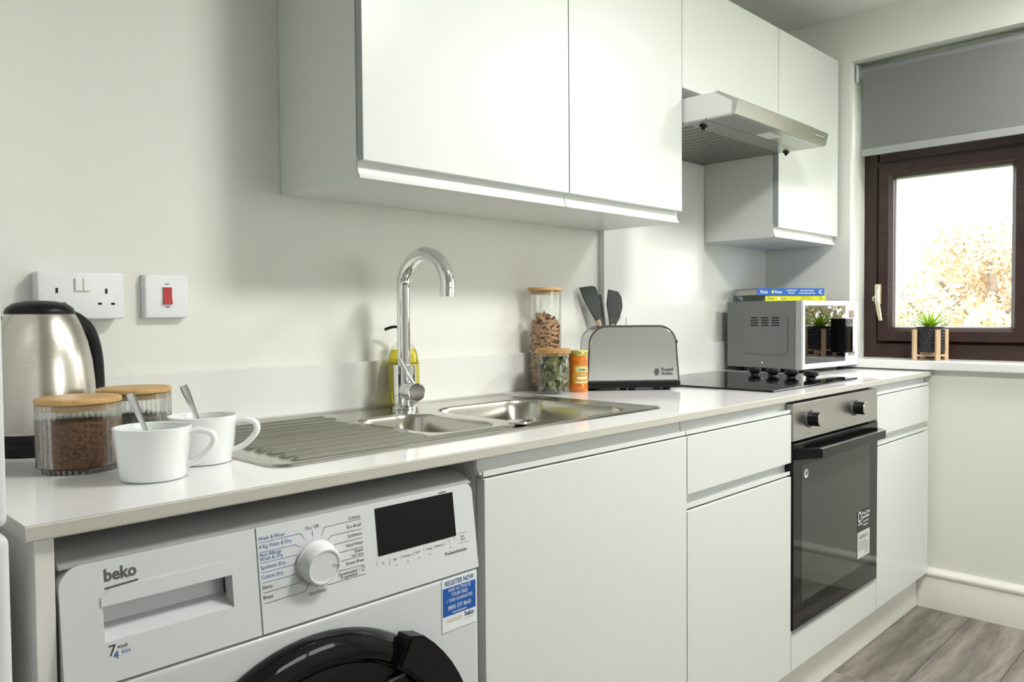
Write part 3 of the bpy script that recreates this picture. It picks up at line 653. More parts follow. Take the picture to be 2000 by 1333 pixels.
# ------------------------------------------------------------------ oven
ov = thing('built_in_oven', 'built in black glass electric oven with steel control panel', 'oven', (1.4, -.33, .263))
obj('cavity', B(1.1125, 1.6875, -.607, -.08, .2635, .8665), BLACKP, ov)
OX0, OX1 = 1.103, 1.694
pn = obj('control_panel', B(OX0+.002, OX1, -.630, -.6085, .768, .866, .0012), STEELX, ov)
od = obj('oven_door', B(OX0, OX1, -.632, -.6085, .271, .762, .0015), DARKG, ov)
obj('window_glass', B(1.151, 1.628, -.6326, -.6319, .335, .7), mat('oven_window', (.040, .044, .041), .04, spec=.5), od)
obj('lower_trim', B(OX0, OX1, -.633, -.6085, .2635, .270, .001), mat('grey_trim', (.30, .33, .34), .25, .8), od)
for (x, z) in ((1.2, .8195), (1.511, .8215)):
    k = obj('knob', cyl((x, -.630, z), (x, -.634, z), .024), mat('knob_dark_ring', (.10, .10, .10), .3), pn, 40)  # dark grey disc between the panel and the knob grip
    obj('knob_grip', cyl((x, -.633, z), (x, -.662, z), .0195, .0185), BLACKP, k, 40)
    obj('knob_face', cyl((x, -.6615, z), (x, -.664, z), .0183, .0175), STEEL, k, 40)
ik = nb()
for (x, z) in ((1.2, .8195), (1.511, .8215)):
    for a in range(-5, 6):
        t = math.radians(90+a*24); box(ik, x+.029*math.cos(t)-.0011, x+.029*math.cos(t)+.0011, -.6304, -.6302, z+.029*math.sin(t)-.0011, z+.029*math.sin(t)+.0011)
    box(ik, x-.002, x+.002, -.6304, -.6302, z-.04, z-.036)
obj('dial_print', ik, INKG, pn)['kind'] = 'stuff'
oh = pz_([(1.108, -.634), (1.185, -.667), (1.19, -.672), (1.650, -.672), (1.655, -.667), (1.690, -.634), (1.668, -.634), (1.642, -.653), (1.212, -.653), (1.165, -.634)], .719, .7435)
obj('handle', oh, BLACKG, od, label='black flat oven handle')
obj('handle_trim', B(1.187, 1.653, -.6735, -.6655, .7437, .7447), mat('handle_edge_steel', (.6, .62, .65), .2, 1.), od)
dsk = cyl((1.178, -.6328, .675), (1.178, -.6333, .675), .0125); sk1 = obj('round_sticker', dsk, WHITEI, od)
obj('round_sticker_print', cyl((1.178, -.6332, .675), (1.178, -.6336, .675), .0065, seg=6), INKG, sk1)
ls = obj('guarantee_label', B(1.531, 1.629, -.6333, -.6327, .362, .505), mat('label_black', (.02, .02, .02), .4), od)
lw = nb(); box(lw, 1.532, 1.628, -.6337, -.6332, .362, .441)
obj('white_field', lw, mat('label_grey_white', (.62, .65, .63), .5), ls)
pr_ = [(text_mesh(s, z, b, 'LEFT', w), FX(x, -.634, zz)) for s, z, b, x, zz, w in (('Free 2 year', .0135, .02, 1.567, .4905, 1), ('guarantee', .0135, .02, 1.567, .479, 1), )]
pr_ += [(marks(n, z), FX(x, -.634, zz)) for n, z, x, zz in ((10, .009, 1.535, .463), (16, .0075, 1.575, .4665), (12, .009, 1.575, .455))]
bmp = join_meshes(pr_); lathe([(.0095, 0), (.0135, 0)], 20, bmp, (0, 0, 0)); 
vr = [v for v in bmp.verts if abs(v.co.y) < .02 and abs(v.co.x) < .02]
for v in vr: v.co = Vector((1.548+v.co.x, -.634, .4875+v.co.y*1.25))
obj('white_label_print', bmp, WHITEI, ls)
bmp = join_meshes([(marks(9, .024, 'CENTER', .9), FX(1.578, -.6339, .418))])
for i, (a, b) in enumerate(((1.54, 1.6), (1.54, 1.62), (1.54, 1.62), (1.54, 1.62), (1.59, 1.618), (1.585, 1.618))): box(bmp, a, b, -.6339, -.6336, .4085-i*.0075, .411-i*.0075)
obj('grey_label_print', bmp, INKG, ls)

# ------------------------------------------------------------------ hob
hbx = thing('ceramic_hob', 'black glass hob with four side knobs in the worktop', 'hob', (1.41, -.31, W))
HBZ = W+.0055
obj('glass_top', B(1.118, 1.696, -.569, -.07, W+.0002, HBZ, .002), BLACKG, hbx)
RINGM = mat('hob_ring_print', (.05, .05, .05), .2)
for x, y, r in ((1.25, -.44, .09), (1.25, -.19, .07), (1.47, -.19, .09)):
    obj('cooking_zone', lathe([(r-.002, .0002), (r, .0002)], 48, at=(x, y, HBZ)), RINGM, hbx)
for i, (px, py) in enumerate(((1474, 728.5), (1510, 731), (1546, 734), (1584, 737))):
    p = on('z', HBZ, px, py+3.5)
    kb = obj('knob', lathe([(0, 0), (.016, 0), (.014, .004), (.0145, .007), (.022, .011), (.0225, .021), (.020, .0245), (0, .0255)], 28, at=(p.x, p.y, HBZ)), BLACKP, hbx, 40)

# ------------------------------------------------------------------ microwave
mwx0, mwx1, mwy0, mwy1, mz0, mz1 = 1.797, 2.197, -.338, -.035, .906, 1.1475
mw = thing('microwave', 'silver grey microwave with mirrored door and black handle', 'microwave', (mwx0, mwy0, W))
MWG = mat('microwave_grey', (.20, .205, .205), .4, .3, noise=.06, nscale=500)
obj('body', B(mwx0, mwx1, -.314, mwy1, mz0, mz1, .003), MWG, mw)
fz = obj('fascia', B(mwx0, mwx1, mwy0, -.3145, mz0-.002, mz1, .003), mat('microwave_silver', (.42, .43, .43), .35, .5), mw)
obj('front_frame', B(mwx0+.006, mwx1-.002, mwy0-.003, mwy0+.001, mz0+.002, mz1-.001, .001), mat('microwave_white', (.80, .82, .83), .3), mw)
md = obj('door_mirror', B(1.816, 2.098, mwy0-.0045, mwy0-.002, .925, 1.131, .001), mat('mirror_glass', (.17, .17, .17), .015, 1.), mw)
hn = nb(); box(hn, 2.044, 2.098, mwy0-.034, mwy0-.026, .957, 1.083, .003); box(hn, 2.044, 2.054, mwy0-.03, mwy0-.004, .957, 1.083, .002); box(hn, 2.088, 2.098, mwy0-.03, mwy0-.004, .957, 1.083, .002)
obj('handle', hn, BLACKG, md)
obj('display', B(2.128, 2.162, mwy0-.0045, mwy0-.002, 1.085, 1.112), mat('amber_display', (.16, .07, .02), .1), mw)
bt = nb()
for r in range(5):
    for cc in range(2): box(bt, 2.127+cc*.02, 2.140+cc*.02, mwy0-.0045, mwy0-.002, 1.055-r*.012, 1.061-r*.012)
obj('buttons', bt, mat('button_grey', (.62, .64, .65), .4), mw)
obj('door_button', B(2.125, 2.166, mwy0-.008, mwy0-.002, .945, .985, .004), mat('microwave_silver'), mw)
obj('dial', cyl((2.146, mwy0-.003, .972), (2.146, mwy0-.02, .972), .016, .014), WHITEP, mw, 40)
pnl = nb(); pr2 = rrect(-.288, -.100, .955, 1.103, .018, 4)
prism(pnl, pr2, lambda u, v, t: (mwx0-(.0035 if t else -.001), u, v)); bmesh.ops.bevel(pnl, geom=[e for e in pnl.edges if abs(e.verts[0].co.x-(mwx0-.0035)) < 1e-6 and abs(e.verts[1].co.x-(mwx0-.0035)) < 1e-6], offset=.003, segments=2, affect='EDGES')
sp_ = obj('pressed_panel', pnl, MWG, mw, 50)
vn = nb()
for i in range(3):
    for j in range(4): box(vn, mwx0-.0039, mwx0+.001, -.255+i*.043, -.255+i*.043+.030, 1.058+j*.0092, 1.0625+j*.0092)
obj('vent_slots', vn, mat('vent_black', (.008, .008, .008), .6), sp_)
obj('screw', cyl((mwx0-.002, -.185, .925), (mwx0, -.185, .925), .003), CHROME, mw)
for x in (1.83, 2.16):
    for y in (-.29, -.07): obj('foot', cyl((x, y, W+.0001), (x, y, mz0+.001), .014), BLACKP, mw)

mw.rotation_euler = (0, 0, math.radians(-5.5))          # stands slightly askew, turned on its front left corner
# ------------------------------------------------------------------ cookbooks on the microwave
def book(lb, c, rz, z, L, Dp, H, mcol, inkm, title, ink2, page):
    t = thing('cookbook', lb, 'book', (c[0], c[1], z), rz, 'cookbooks stacked on the microwave')
    # local: spine faces -Y, x along spine
    cv = nb(); box(cv, -L/2, L/2, 0, Dp, 0, .0022); box(cv, -L/2, L/2, 0, Dp, H-.0022, H); box(cv, -L/2, L/2, -.001, .002, 0, H)
    obj('cover', cv, mcol, t, local=True)
    obj('pages', B(-L/2+.003, L/2-.003, .003, Dp-.004, .0022, H-.0022), page, t, local=True)
    fm = lambda x, zz: frameM((x, -.0014, zz), (1, 0, 0), (0, 0, 1))
    obj('title_print', join_meshes([(text_mesh('Pinch', H*.66, .01, 'LEFT', .82), fm(-L*.46, H*.27)), (text_mesh('Nom', H*.66, .01, 'LEFT', .82), fm(-L*.245, H*.27))] ), inkm, t, local=True)['kind'] = 'stuff'
    obj('small_print', join_meshes(ink2(fm, L, H)), inkm, t, local=True)['kind'] = 'stuff'
    dot = cyl((-L*.275, -.0012, H*.5), (-L*.275, -.0018, H*.5), H*.22, seg=16); obj('title_dot', dot, mat('dot_'+title, (.75, .72, .05) if title == 'b' else (.85, .85, .80), .5), t, local=True)
    return t
PAGE = mat('book_pages', (.70, .66, .56), .8, noise=.2, nscale=300, stretch=(1, 1, 12)); PAGE2 = mat('book_pages_teal', (.36, .42, .42), .7, noise=.2, nscale=300, stretch=(1, 1, 12))
rb = math.radians(-33)
small = lambda fm, L, H: [(text_mesh('COMFORT', H*.32, .01, 'CENTER', 1.1), fm(0, H*.58)), (text_mesh('FOOD', H*.32, .01, 'CENTER', 1.1), fm(0, H*.22)), (marks(20, H*.27, 'CENTER', 1.1), fm(L*.24, H*.58)), (marks(23, H*.27, 'CENTER', 1.1), fm(L*.24, H*.22)), (text_mesh('C', H*.7, .04, 'CENTER'), fm(L*.44, H*.26))]
small2 = lambda fm, L, H: [(marks(20, H*.27, 'CENTER', 1.1), fm(L*.18, H*.58)), (marks(23, H*.27, 'CENTER', 1.1), fm(L*.18, H*.22)), (text_mesh('C', H*.7, .04, 'CENTER'), fm(L*.42, H*.26))]
book('yellow spined cookbook lying directly on the microwave', (1.985, -.230), rb, mz1+.0004, .250, .175, .0215, mat('book_yellow', (.72, .74, .01), .4), mat('book_ink_olive', (.22, .26, .08), .5), 'y', small2, PAGE2)
book('blue spined cookbook lying on top of the yellow one', (1.965, -.222), rb, mz1+.0224, .276, .175, .0265, mat('book_blue', (.008, .12, .50), .4), WHITEI, 'b', small, PAGE)

# ------------------------------------------------------------------ toaster
ta = math.radians(-41); tc_ = (.985, -.190)
to = thing('toaster', 'polished steel two slot toaster with black base beside the hob', 'toaster', (*tc_, W), ta)
TL, TD, TH = .262, .150, .178
POL = mat('polished_steel', (.74, .75, .74), .10, 1.); POLD = mat('polished_steel_face', (.86, .87, .86), .26, 1.)
def tprof(L, z0, z1, r, taper=.008): 
    o = [(-L/2, z0), (L/2, z0)]
    for k in range(9): a = PI/2*k/8; o.append((L/2-taper-r+r*math.cos(a), z1-r+r*math.sin(a)))
    for k in range(9): a = PI/2+PI/2*k/8; o.append((-L/2+taper+r+r*math.cos(a), z1-r+r*math.sin(a)))
    return o
sh = py_(tprof(TL, .026, TH, .05), -TD/2+.006, TD/2-.006)
obj('shell', sh, mat('toaster_side', (.36, .36, .35), .18, 1.), to, 35, True)
for s in (-1, 1):
    e = py_(tprof(TL+.002, .024, TH+.002, .051), s*(TD/2-.008), s*TD/2)
    bmesh.ops.bevel(e, geom=[x for x in e.edges if abs(x.verts[0].co.y-s*TD/2) < 1e-6 and abs(x.verts[1].co.y-s*TD/2) < 1e-6], offset=.005, segments=3, affect='EDGES')
    fpn = obj('face_panel', e, POLD, to, 35, True)
    if s == -1: front_face = fpn
rim = py_(tprof(TL+.0035, .024, TH+.004, .0525), -TD/2+.012, -TD/2+.004); obj('rim_band', rim, mat('toaster_rim_shaded', (.30, .30, .29), .12, 1.), to, 35, True)  # rim darkened to stand in for a shadow groove behind the face
bb = nb(); box(bb, -TL/2-.003, TL/2+.003, -TD/2-.002, TD/2+.002, .007, .026, .004); obj('base', bb, BLACKP, to, local=True)
for sx_ in (-.10, 0, .10):
    for sy in (-.055, .055): obj('foot', cyl((sx_, sy, 0), (sx_, sy, .008), .010), BLACKP, to, local=True)
for sy in (-.028, .028): obj('bread_slot', B(-.085, .085, sy-.014, sy+.014, TH-.004, TH+.0006), BLACKP, to, local=True)
obj('lever', B(TL/2-.006, TL/2+.014, -.014, .014, .128, .138, .003), BLACKP, to, local=True)
tl = [(text_mesh('Russell', .0135, .025, 'LEFT', .9), frameM((.079, -TD/2-.0006, .0535), (1, 0, 0), (0, 0, 1))), (text_mesh('Hobbs', .0135, .025, 'LEFT', .9), frameM((.079, -TD/2-.0006, .0425), (1, 0, 0), (0, 0, 1)))]
bt = join_meshes(tl)
for k in range(6):
    a = k*PI/3; c0 = Vector((.066+.0055*math.cos(a), -TD/2-.0006, .051+.0075*math.sin(a)))
    box(bt, c0.x-.0022, c0.x+.0022, c0.y-.0002, c0.y, c0.z-.0028, c0.z+.0028)
box(bt, .064, .068, -TD/2-.0008, -TD/2-.0006, .047, .055)
o = obj('logo_print', bt, INKB, front_face, local=True)
cb = tube(spline([(-.13, .0, .02), (-.152, .0, .055), (-.157, -.005, .085), (-.147, -.01, .10), (-.141, -.005, .075), (-.146, .01, .035), (-.15, .02, .008), (-.13, .05, .006)], 7), .0032, 8); obj('power_cord', cb, BLACKP, to, 60, True)

# ------------------------------------------------------------------ utensil holder and spatulas
ux, uy = 1.083, -.060; ur = .047
ut = thing('utensil_pot', 'clear glass utensil pot behind the toaster', 'pot', (ux, uy, W))
obj('glass_wall', lathe([(0, 0), (ur, 0), (ur, .205), (ur-.003, .205), (ur-.003, .004), (0, .004)], 36, at=(ux, uy, W)), JARG, ut, 40)
SIL = mat('grey_silicone', (.062, .068, .068), .5)
def spatula(lb, foot, top, half, shape, nrm):
    f0, t0 = Vector(foot), Vector(top); ax = (t0-f0).normalized(); t = thing('spatula', lb, 'spatula', tuple(f0), group='silicone spatulas in the glass pot')
    n = Vector(nrm); n = (n-ax*n.dot(ax)).normalized(); sd = ax.cross(n)
    neck = t0-ax*.105
    obj('handle', tube([f0, neck], [.0055, .0075], 12), WOOD, t, 50)
    bm = nb(); P = shape
    prism(bm, P, lambda u, v, w: neck+ax*v+sd*u+n*(.0035 if w else -.0035)); bmesh.ops.bevel(bm, geom=bm.edges[:], offset=.0018, segments=2, affect='EDGES')
    obj('blade', bm, SIL, t, 50)
vd = -FW
spatula('dark grey slanted spatula leaning left in the glass pot', (ux+.012, uy-.005, W+.006), (1.02, -.020, W+.297), .02, [(-.006, -.012), (.006, -.012), (.024, .05), (.022, .098), (.012, .105), (-.029, .112), (-.026, .075)], (-.55, -.83, 0))
spatula('dark grey rounded spoon spatula on the right in the pot', (ux-.005, uy+.012, W+.006), (ux+.012, uy-.004, W+.288), .02, [(-.008, -.010), (.008, -.010), (.022, .02), (.028, .055), (.022, .085), (.010, .101), (-.022, .105), (-.024, .06), (-.014, .02)], (-.6, -.8, 0))
spatula('thin edge on grey spatula between the two others', (ux+.02, uy+.016, W+.006), (1.060, -.030, W+.276), .02, [(-.006, -.01), (.006, -.01), (.016, .04), (.014, .098), (-.014, .104), (-.016, .04)], (.83, -.55, 0))

# ------------------------------------------------------------------ jars
def jar(lb, x, y, r, h, lid_h, lid_r, g=None, flute=None, name='storage_jar', lid_mat=BAMBOO, lip=.0, shoulder=0.):
    t = thing(name, lb, 'jar', (x, y, W), group=g); w = .0026
    if shoulder: prof = [(0, 0), (r*.93, 0), (r, .006), (r, h-.020), (r*.86, h-.006), (r*.86, h), (r*.86-w, h), (r*.86-w, h-.007), (r-w, h-.022), (r-w, .008), (0, .006)]
    else: prof = [(0, 0), (r*.96, 0), (r, .005), (r, h), (r-w, h), (r-w, .008), (0, .006)]
    obj('glass_body', lathe(prof, 264 if flute else 48, at=(x, y, W), flute=flute), RIBG if flute else JARG, t, 50 if flute else 30)
    ld = obj('lid', lathe([(0, h+.0003), (lid_r-.002, h+.0003), (lid_r, h+.002), (lid_r, h+lid_h-.002), (lid_r-.002, h+lid_h), (0, h+lid_h)], 48, at=(x, y, W)), lid_mat, t, 35)
    obj('seal', lathe([(0, h-.009), (r-.005, h-.009), (r-.004, h-.001), (0, h-.001)], 40, at=(x, y, W)) if not shoulder else lathe([(0, h-.006), (r*.86-.005, h-.006), (r*.86-.004, h-.001), (0, h-.001)], 40, at=(x, y, W)), mat('lid_plug_wood', (.55, .38, .2), .5), ld, 40)
    return t
fl_ = lambda a, k: .045*abs(math.sin(a*22)) if k in (1, 2, 3) else 0
j1 = (-.502, -.335); j2 = (-.392, -.238)
jar('ribbed glass jar of ground coffee with bamboo lid', *j1, .0518, .0935, .0085, .0548, 'ribbed jars beside the kettle', fl_)
jar('ribbed glass jar of tea behind the front cup', *j2, .0518, .0935, .0085, .0548, 'ribbed jars beside the kettle', fl_)
COFF = mat('coffee_granules', (.24, .11, .05), .9, col2=(.06, .025, .011), nscale=260, bump=.9, bscale=420)
random.seed(3)
def fill(name, lb, x, y, r, h, m, lump):
    bm = nb(); n = 40; pr = [(0, .0065), (r*.97, .0065), (r, .010)]+[(r, h*(k/4)) for k in range(1, 4)]+[(r, h-.003), (r*.93, h+.001)]+[(r*q, h+.004*(1-q)) for q in (.75, .5, .25)]+[(0, h+.005)]
    lathe(pr, n, bm, (x, y, W))
    for v in bm.verts:
        if v.co.z > W+h-.004: v.co.z += random.uniform(-1, 1)*lump
    o = tag(obj(name, bm, m, smooth=80), lb, 'coffee' if 'coffee' in name else 'tea'); o['kind'] = 'stuff'
fill('ground_coffee', 'dark brown ground coffee filling the front ribbed jar', *j1, .0485, .069, COFF, .0025)
fill('loose_tea', 'dark grey tea in the ribbed jar behind the cup', *j2, .0485, .058, mat('tea_dark', (.10, .09, .085), .8, col2=(.20, .19, .18), nscale=160, bump=.8, bscale=300), .003)
# tall pasta jar
pj = (.783, -.055)
jar('tall glass jar of brown pasta with a thin wooden lid', *pj, .0455, .279, .010, .0495)
PAS = mat('wholewheat_pasta', (.50, .30, .17), .5, noise=.3, nscale=90)
def pasta_mesh():
    bm = nb(); R1, L, n = .0043, .0155, 9
    for r in (R1, R1*.62):
        pass
    rings = []
    for r, s in ((R1, -1), (R1, 1), (R1*.6, 1), (R1*.6, -1)):
        rings.append([bm.verts.new((s*L+r*math.cos(2*PI*i/n)*.9, r*math.cos(2*PI*i/n), r*math.sin(2*PI*i/n))) for i in range(n)])
    for a, b in zip(rings, rings[1:]+rings[:1]):
        for i in range(n): bm.faces.new((a[i], a[(i+1) % n], b[(i+1) % n], b[i]))
    bmesh.ops.recalc_face_normals(bm, faces=bm.faces[:]); me = bpy.data.meshes.new('pasta_tube'); bm.to_mesh(me); bm.free(); me.polygons.foreach_set('use_smooth', [True]*len(me.polygons)); me.set_sharp_from_angle(angle=.7); me.materials.append(PAS); return me
pmesh = pasta_mesh(); random.seed(8); proto = None
for i in range(300):
    ang = random.uniform(0, 2*PI); lev = i/300; z = W+.016+lev*.192; rad = random.choice((.0355, .034, .0355, .026)) if lev < .93 else random.uniform(.0, .034)
    tilt = random.gauss(0, .35) if lev < .96 else random.gauss(0, .8)
    if proto is None: o = proto = bpy.data.objects.new('pasta_tube', pmesh)
    else: o = proto.copy()
    COL.objects.link(o)
    tang = ang+PI/2+random.gauss(0, .35)
    if rad > .03: tang = ang+PI/2+random.gauss(0, .06)
    o.location = (pj[0]+rad*math.cos(ang), pj[1]+rad*math.sin(ang), z)
    o.rotation_euler = (random.uniform(0, 6), tilt, tang)
    tag(o, 'brown wholewheat pasta tube inside the tall glass jar', 'pasta', 'pasta tubes in the tall jar')
# bay leaf jar
bj = (.729, -.133)
jar('squat glass jar of dried bay leaves with thick wooden lid', *bj, .0445, .108, .0135, .0475, shoulder=1, lid_mat=mat('oak_lid', (.55, .32, .12), .45, col2=(.42, .22, .07), nscale=18, stretch=(1, 14, 6)))
def leaf_mesh():
    bm = nb(); n = 7; top = []; bot = []; mid = []
    for i in range(n):
        t = i/(n-1); w = .0115*math.sin(PI*min(1, t*.96+.02))**.8; x = -.023+.046*t; c = .004*math.sin(PI*t)
        top.append(bm.verts.new((x, w, c+.0022))); mid.append(bm.verts.new((x, 0, c))); bot.append(bm.verts.new((x, -w, c+.0022)))
    for i in range(n-1):
        bm.faces.new((top[i], top[i+1], mid[i+1], mid[i])); bm.faces.new((mid[i], mid[i+1], bot[i+1], bot[i]))
    bmesh.ops.solidify(bm, geom=bm.faces[:], thickness=.0005)
    return bm
BAY = [mat('bay_leaf_%d' % i, c, .55, noise=.25, nscale=60) for i, c in enumerate(((.46, .46, .24), (.34, .36, .16), (.62, .62, .42), (.19, .21, .10)))]
lm = []
for m in BAY:
    me = bpy.data.meshes.new('bay_leaf'); b_ = leaf_mesh(); b_.to_mesh(me); b_.free(); me.materials.append(m); me.polygons.foreach_set('use_smooth', [True]*len(me.polygons)); lm.append(me)
random.seed(21)
for i in range(130):
    k = random.choice((0, 0, 1, 1, 2, 3)); o = bpy.data.objects.new('bay_leaf', lm[k]); COL.objects.link(o)
    a = random.uniform(0, 2*PI); ring = i % 3 != 0; rad = .0352 if ring else random.uniform(0, .022); z = W+.024+.066*((i*.618) % 1)
    out = Vector((math.cos(a), math.sin(a), random.gauss(0, .12))).normalized() if ring else Vector((random.gauss(0, 1), random.gauss(0, 1), random.gauss(0, 1))).normalized()
    q = Vector((0, 0, -1)).rotation_difference(out).to_matrix().to_4x4() @ Matrix.Rotation(random.uniform(0, 6.28), 4, 'Z')
    o.matrix_world = Matrix.Translation((bj[0]+rad*math.cos(a), bj[1]+rad*math.sin(a), z)) @ q @ Matrix.Scale(random.uniform(.85, 1.08), 4)
    tag(o, 'dried bay leaf inside the squat glass jar', 'leaf', 'bay leaves in the squat jar')
# sauce jar
sj = (.815, -.148); sr = .0275
sa = thing('sauce_jar', 'small jar of orange curry sauce with gold lid', 'jar', (*sj, W))
obj('jar_body', lathe([(0, 0), (sr*.92, 0), (sr, .004), (sr, .018), (sr*.96, .022), (sr*.96, .082), (sr, .086), (sr, .091), (sr*.9, .1), (sr*.86, .104), (0, .104)], 40, at=(*sj, W)), mat('orange_sauce', (.72, .23, .015), .15, col2=(.55, .13, .01), nscale=110, coat=.6), sa, 30)
lo = obj('lid', lathe([(0, .1), (sr*.97, .1), (sr, .102), (sr, .112), (sr*.95, .115), (0, .115)], 40, at=(*sj, W)), mat('gold_lid', (.62, .55, .16), .25, .7), sa, 35)
def arc(r, z0, z1, a0, a1, n=16):
    bm = nb(); A = [(sj[0]+r*math.cos(t), sj[1]+r*math.sin(t)) for t in [math.radians(a0+(a1-a0)*i/n) for i in range(n+1)]]
    for p, q in zip(A, A[1:]): bm.faces.new([bm.verts.new(v) for v in ((*p, W+z0), (*q, W+z0), (*q, W+z1), (*p, W+z1))])
    return bm
lbm = obj('paper_label', arc(sr*.972, .024, .074, 185, 300), mat('sauce_label', (.68, .28, .03), .5, col2=(.50, .42, .10), nscale=60), sa, 60)
obj('label_band', arc(sr*.98, .057, .070, 205, 295), mat('label_band_green', (.60, .62, .30), .5), lbm, 60)
obj('label_stripe', arc(sr*.98, .026, .029, 205, 290), mat('label_cream', (.85, .78, .55), .5), lbm, 60)
obj('label_flash', arc(sr*.98, .036, .042, 215, 280), mat('label_cream'), lbm, 60)
me = marks(8, .009, 'CENTER', .8); me.transform(Matrix.Translation((0, 0, 0)))
for v in me.vertices:
    t = math.radians(250)+v.co.x/(sr); v.co = Vector((sj[0]+sr*.99*math.cos(t), sj[1]+sr*.99*math.sin(t), W+.0595+v.co.y))
obj('label_print', me, INKB, lbm)
me = marks(9, .009, 'CENTER', .8)
for v in me.vertices:
    t = math.radians(250)+v.co.x/(sr); v.co = Vector((sj[0]+sr*.985*math.cos(t), sj[1]+sr*.985*math.sin(t), W+.0475+v.co.y))
obj('label_title_print', me, mat('label_pink', (.75, .35, .30), .5), lbm)

# ------------------------------------------------------------------ kettle
kx, ky = -.490, -.116
kt = thing('kettle', 'brushed steel kettle with black lid, handle and base', 'kettle', (kx, ky, W))
KST = mat('kettle_steel', (.66, .63, .57), .27, 1., noise=.12, nscale=40, stretch=(1, 1, 40))
obj('base', lathe([(0, 0), (.076, 0), (.079, .004), (.079, .016), (.077, .018), (.077, .031), (.076, .033), (0, .033)], 56, at=(kx, ky, W)), BLACKP, kt, 35)
obj('body', lathe([(0, .034), (.0765, .034), (.0775, .038), (.0775, .075), (.076, .11), (.0725, .145), (.0665, .175), (.0575, .202), (.051, .216), (.049, .219), (0, .219)], 64, at=(kx, ky, W)), KST, kt, 35)
ldk = obj('lid', lathe([(0, .2195), (.0495, .2195), (.050, .222), (.047, .229), (.038, .236), (.022, .240), (.018, .238), (0, .238)], 48, at=(kx, ky, W)), BLACKP, kt, 40)
obj('lid_button', cyl((kx, ky, W+.237), (kx, ky, W+.2405), .010), mat('bronze_insert', (.30, .22, .12), .3, .8), ldk, 40)
hd_ = Vector((.892, .45, 0)).normalized(); kb_ = Vector((kx, ky, W))
hp_ = [kb_+hd_*.050+Vector((0, 0, .212)), kb_+hd_*.070+Vector((0, 0, .208)), kb_+hd_*.092+Vector((0, 0, .190)), kb_+hd_*.105+Vector((0, 0, .155)), kb_+hd_*.109+Vector((0, 0, .11)), kb_+hd_*.107+Vector((0, 0, .07)), kb_+hd_*.095+Vector((0, 0, .048)), kb_+hd_*.074+Vector((0, 0, .045))]
obj('handle', tube(spline(hp_, 6), .0115, 14, flat=1.2), BLACKP, kt, 50)
sd_ = Vector((-.80, .60, 0)).normalized()
spb = nb(); sv = Vector((-sd_.y, sd_.x, 0))
P = [kb_+sd_*.050+Vector((0, 0, .216))+sv*.026, kb_+sd_*.050+Vector((0, 0, .216))-sv*.026, kb_+sd_*.084+Vector((0, 0, .216)), kb_+sd_*.066+Vector((0, 0, .155)), kb_+sd_*.044+Vector((0, 0, .17))+sv*.03, kb_+sd_*.044+Vector((0, 0, .17))-sv*.03]
vv = [spb.verts.new(p) for p in P]
for fc in ((0, 2, 1), (0, 4, 3, 2), (1, 2, 3, 5), (0, 1, 5, 4), (3, 4, 5)): spb.faces.new([vv[i] for i in fc])
bmesh.ops.recalc_face_normals(spb, faces=spb.faces[:]); obj('spout', spb, KST, kt)

# ------------------------------------------------------------------ cups with spoons
def cup(lb, slb, x, y, a, lean):
    t = thing('coffee_cup', lb, 'cup', (x, y, W), group='white cups by the sink')
    obj('bowl', lathe([(0, 0), (.036, 0), (.0395, .0022), (.0418, .010), (.0447, .033), (.0472, .058), (.0483, .0685), (.0472, .0693), (.0455, .068), (.042, .036), (.037, .012), (.03, .0055), (0, .005)], 56, at=(x, y, W)), CERAM, t, 40)
    d = Vector((math.cos(a), math.sin(a), 0)); c = Vector((x, y, W))
    hp = [c+d*.0445+Vector((0, 0, .0585)), c+d*.058+Vector((0, 0, .0615)), c+d*.0735+Vector((0, 0, .0565)), c+d*.0765+Vector((0, 0, .046)), c+d*.070+Vector((0, 0, .035)), c+d*.057+Vector((0, 0, .023)), c+d*.041+Vector((0, 0, .0165))]
    obj('handle', tube(spline(hp, 6), .0078, 14, flat=.6), CERAM, t, 50)
    s0 = Vector((x, y, W+.009))+Vector(lean[0]); s1 = Vector((x, y, W))+Vector(lean[1])
    ts = thing('teaspoon', slb, 'spoon', tuple(s0), group='teaspoons in the cups')
    ax = s1-s0; N = 14; pts = [s0+ax*(i/N) for i in range(N+1)]
    rads = [.004, .009, .0115, .0105, .006, .0034, .003, .003, .0032, .0036, .0042, .005, .0057, .0061, .0055]
    obj('spoon_body', tube(pts, rads, 12, flat=.22, updir=FW), mat('spoon_steel', (.62, .62, .60), .25, 1.), ts, 50)
cup('white cup nearest the worktop edge with spoon inside', 'steel teaspoon standing in the nearer white cup', -.457, -.479, math.radians(-33), ((.012, .0, 0), (-.0195, .022, .112)))
cup('white cup beside the drainer with spoon inside', 'steel teaspoon standing in the cup beside the drainer', -.361, -.414, math.radians(-36), ((.014, -.004, 0), (-.022, .012, .113)))

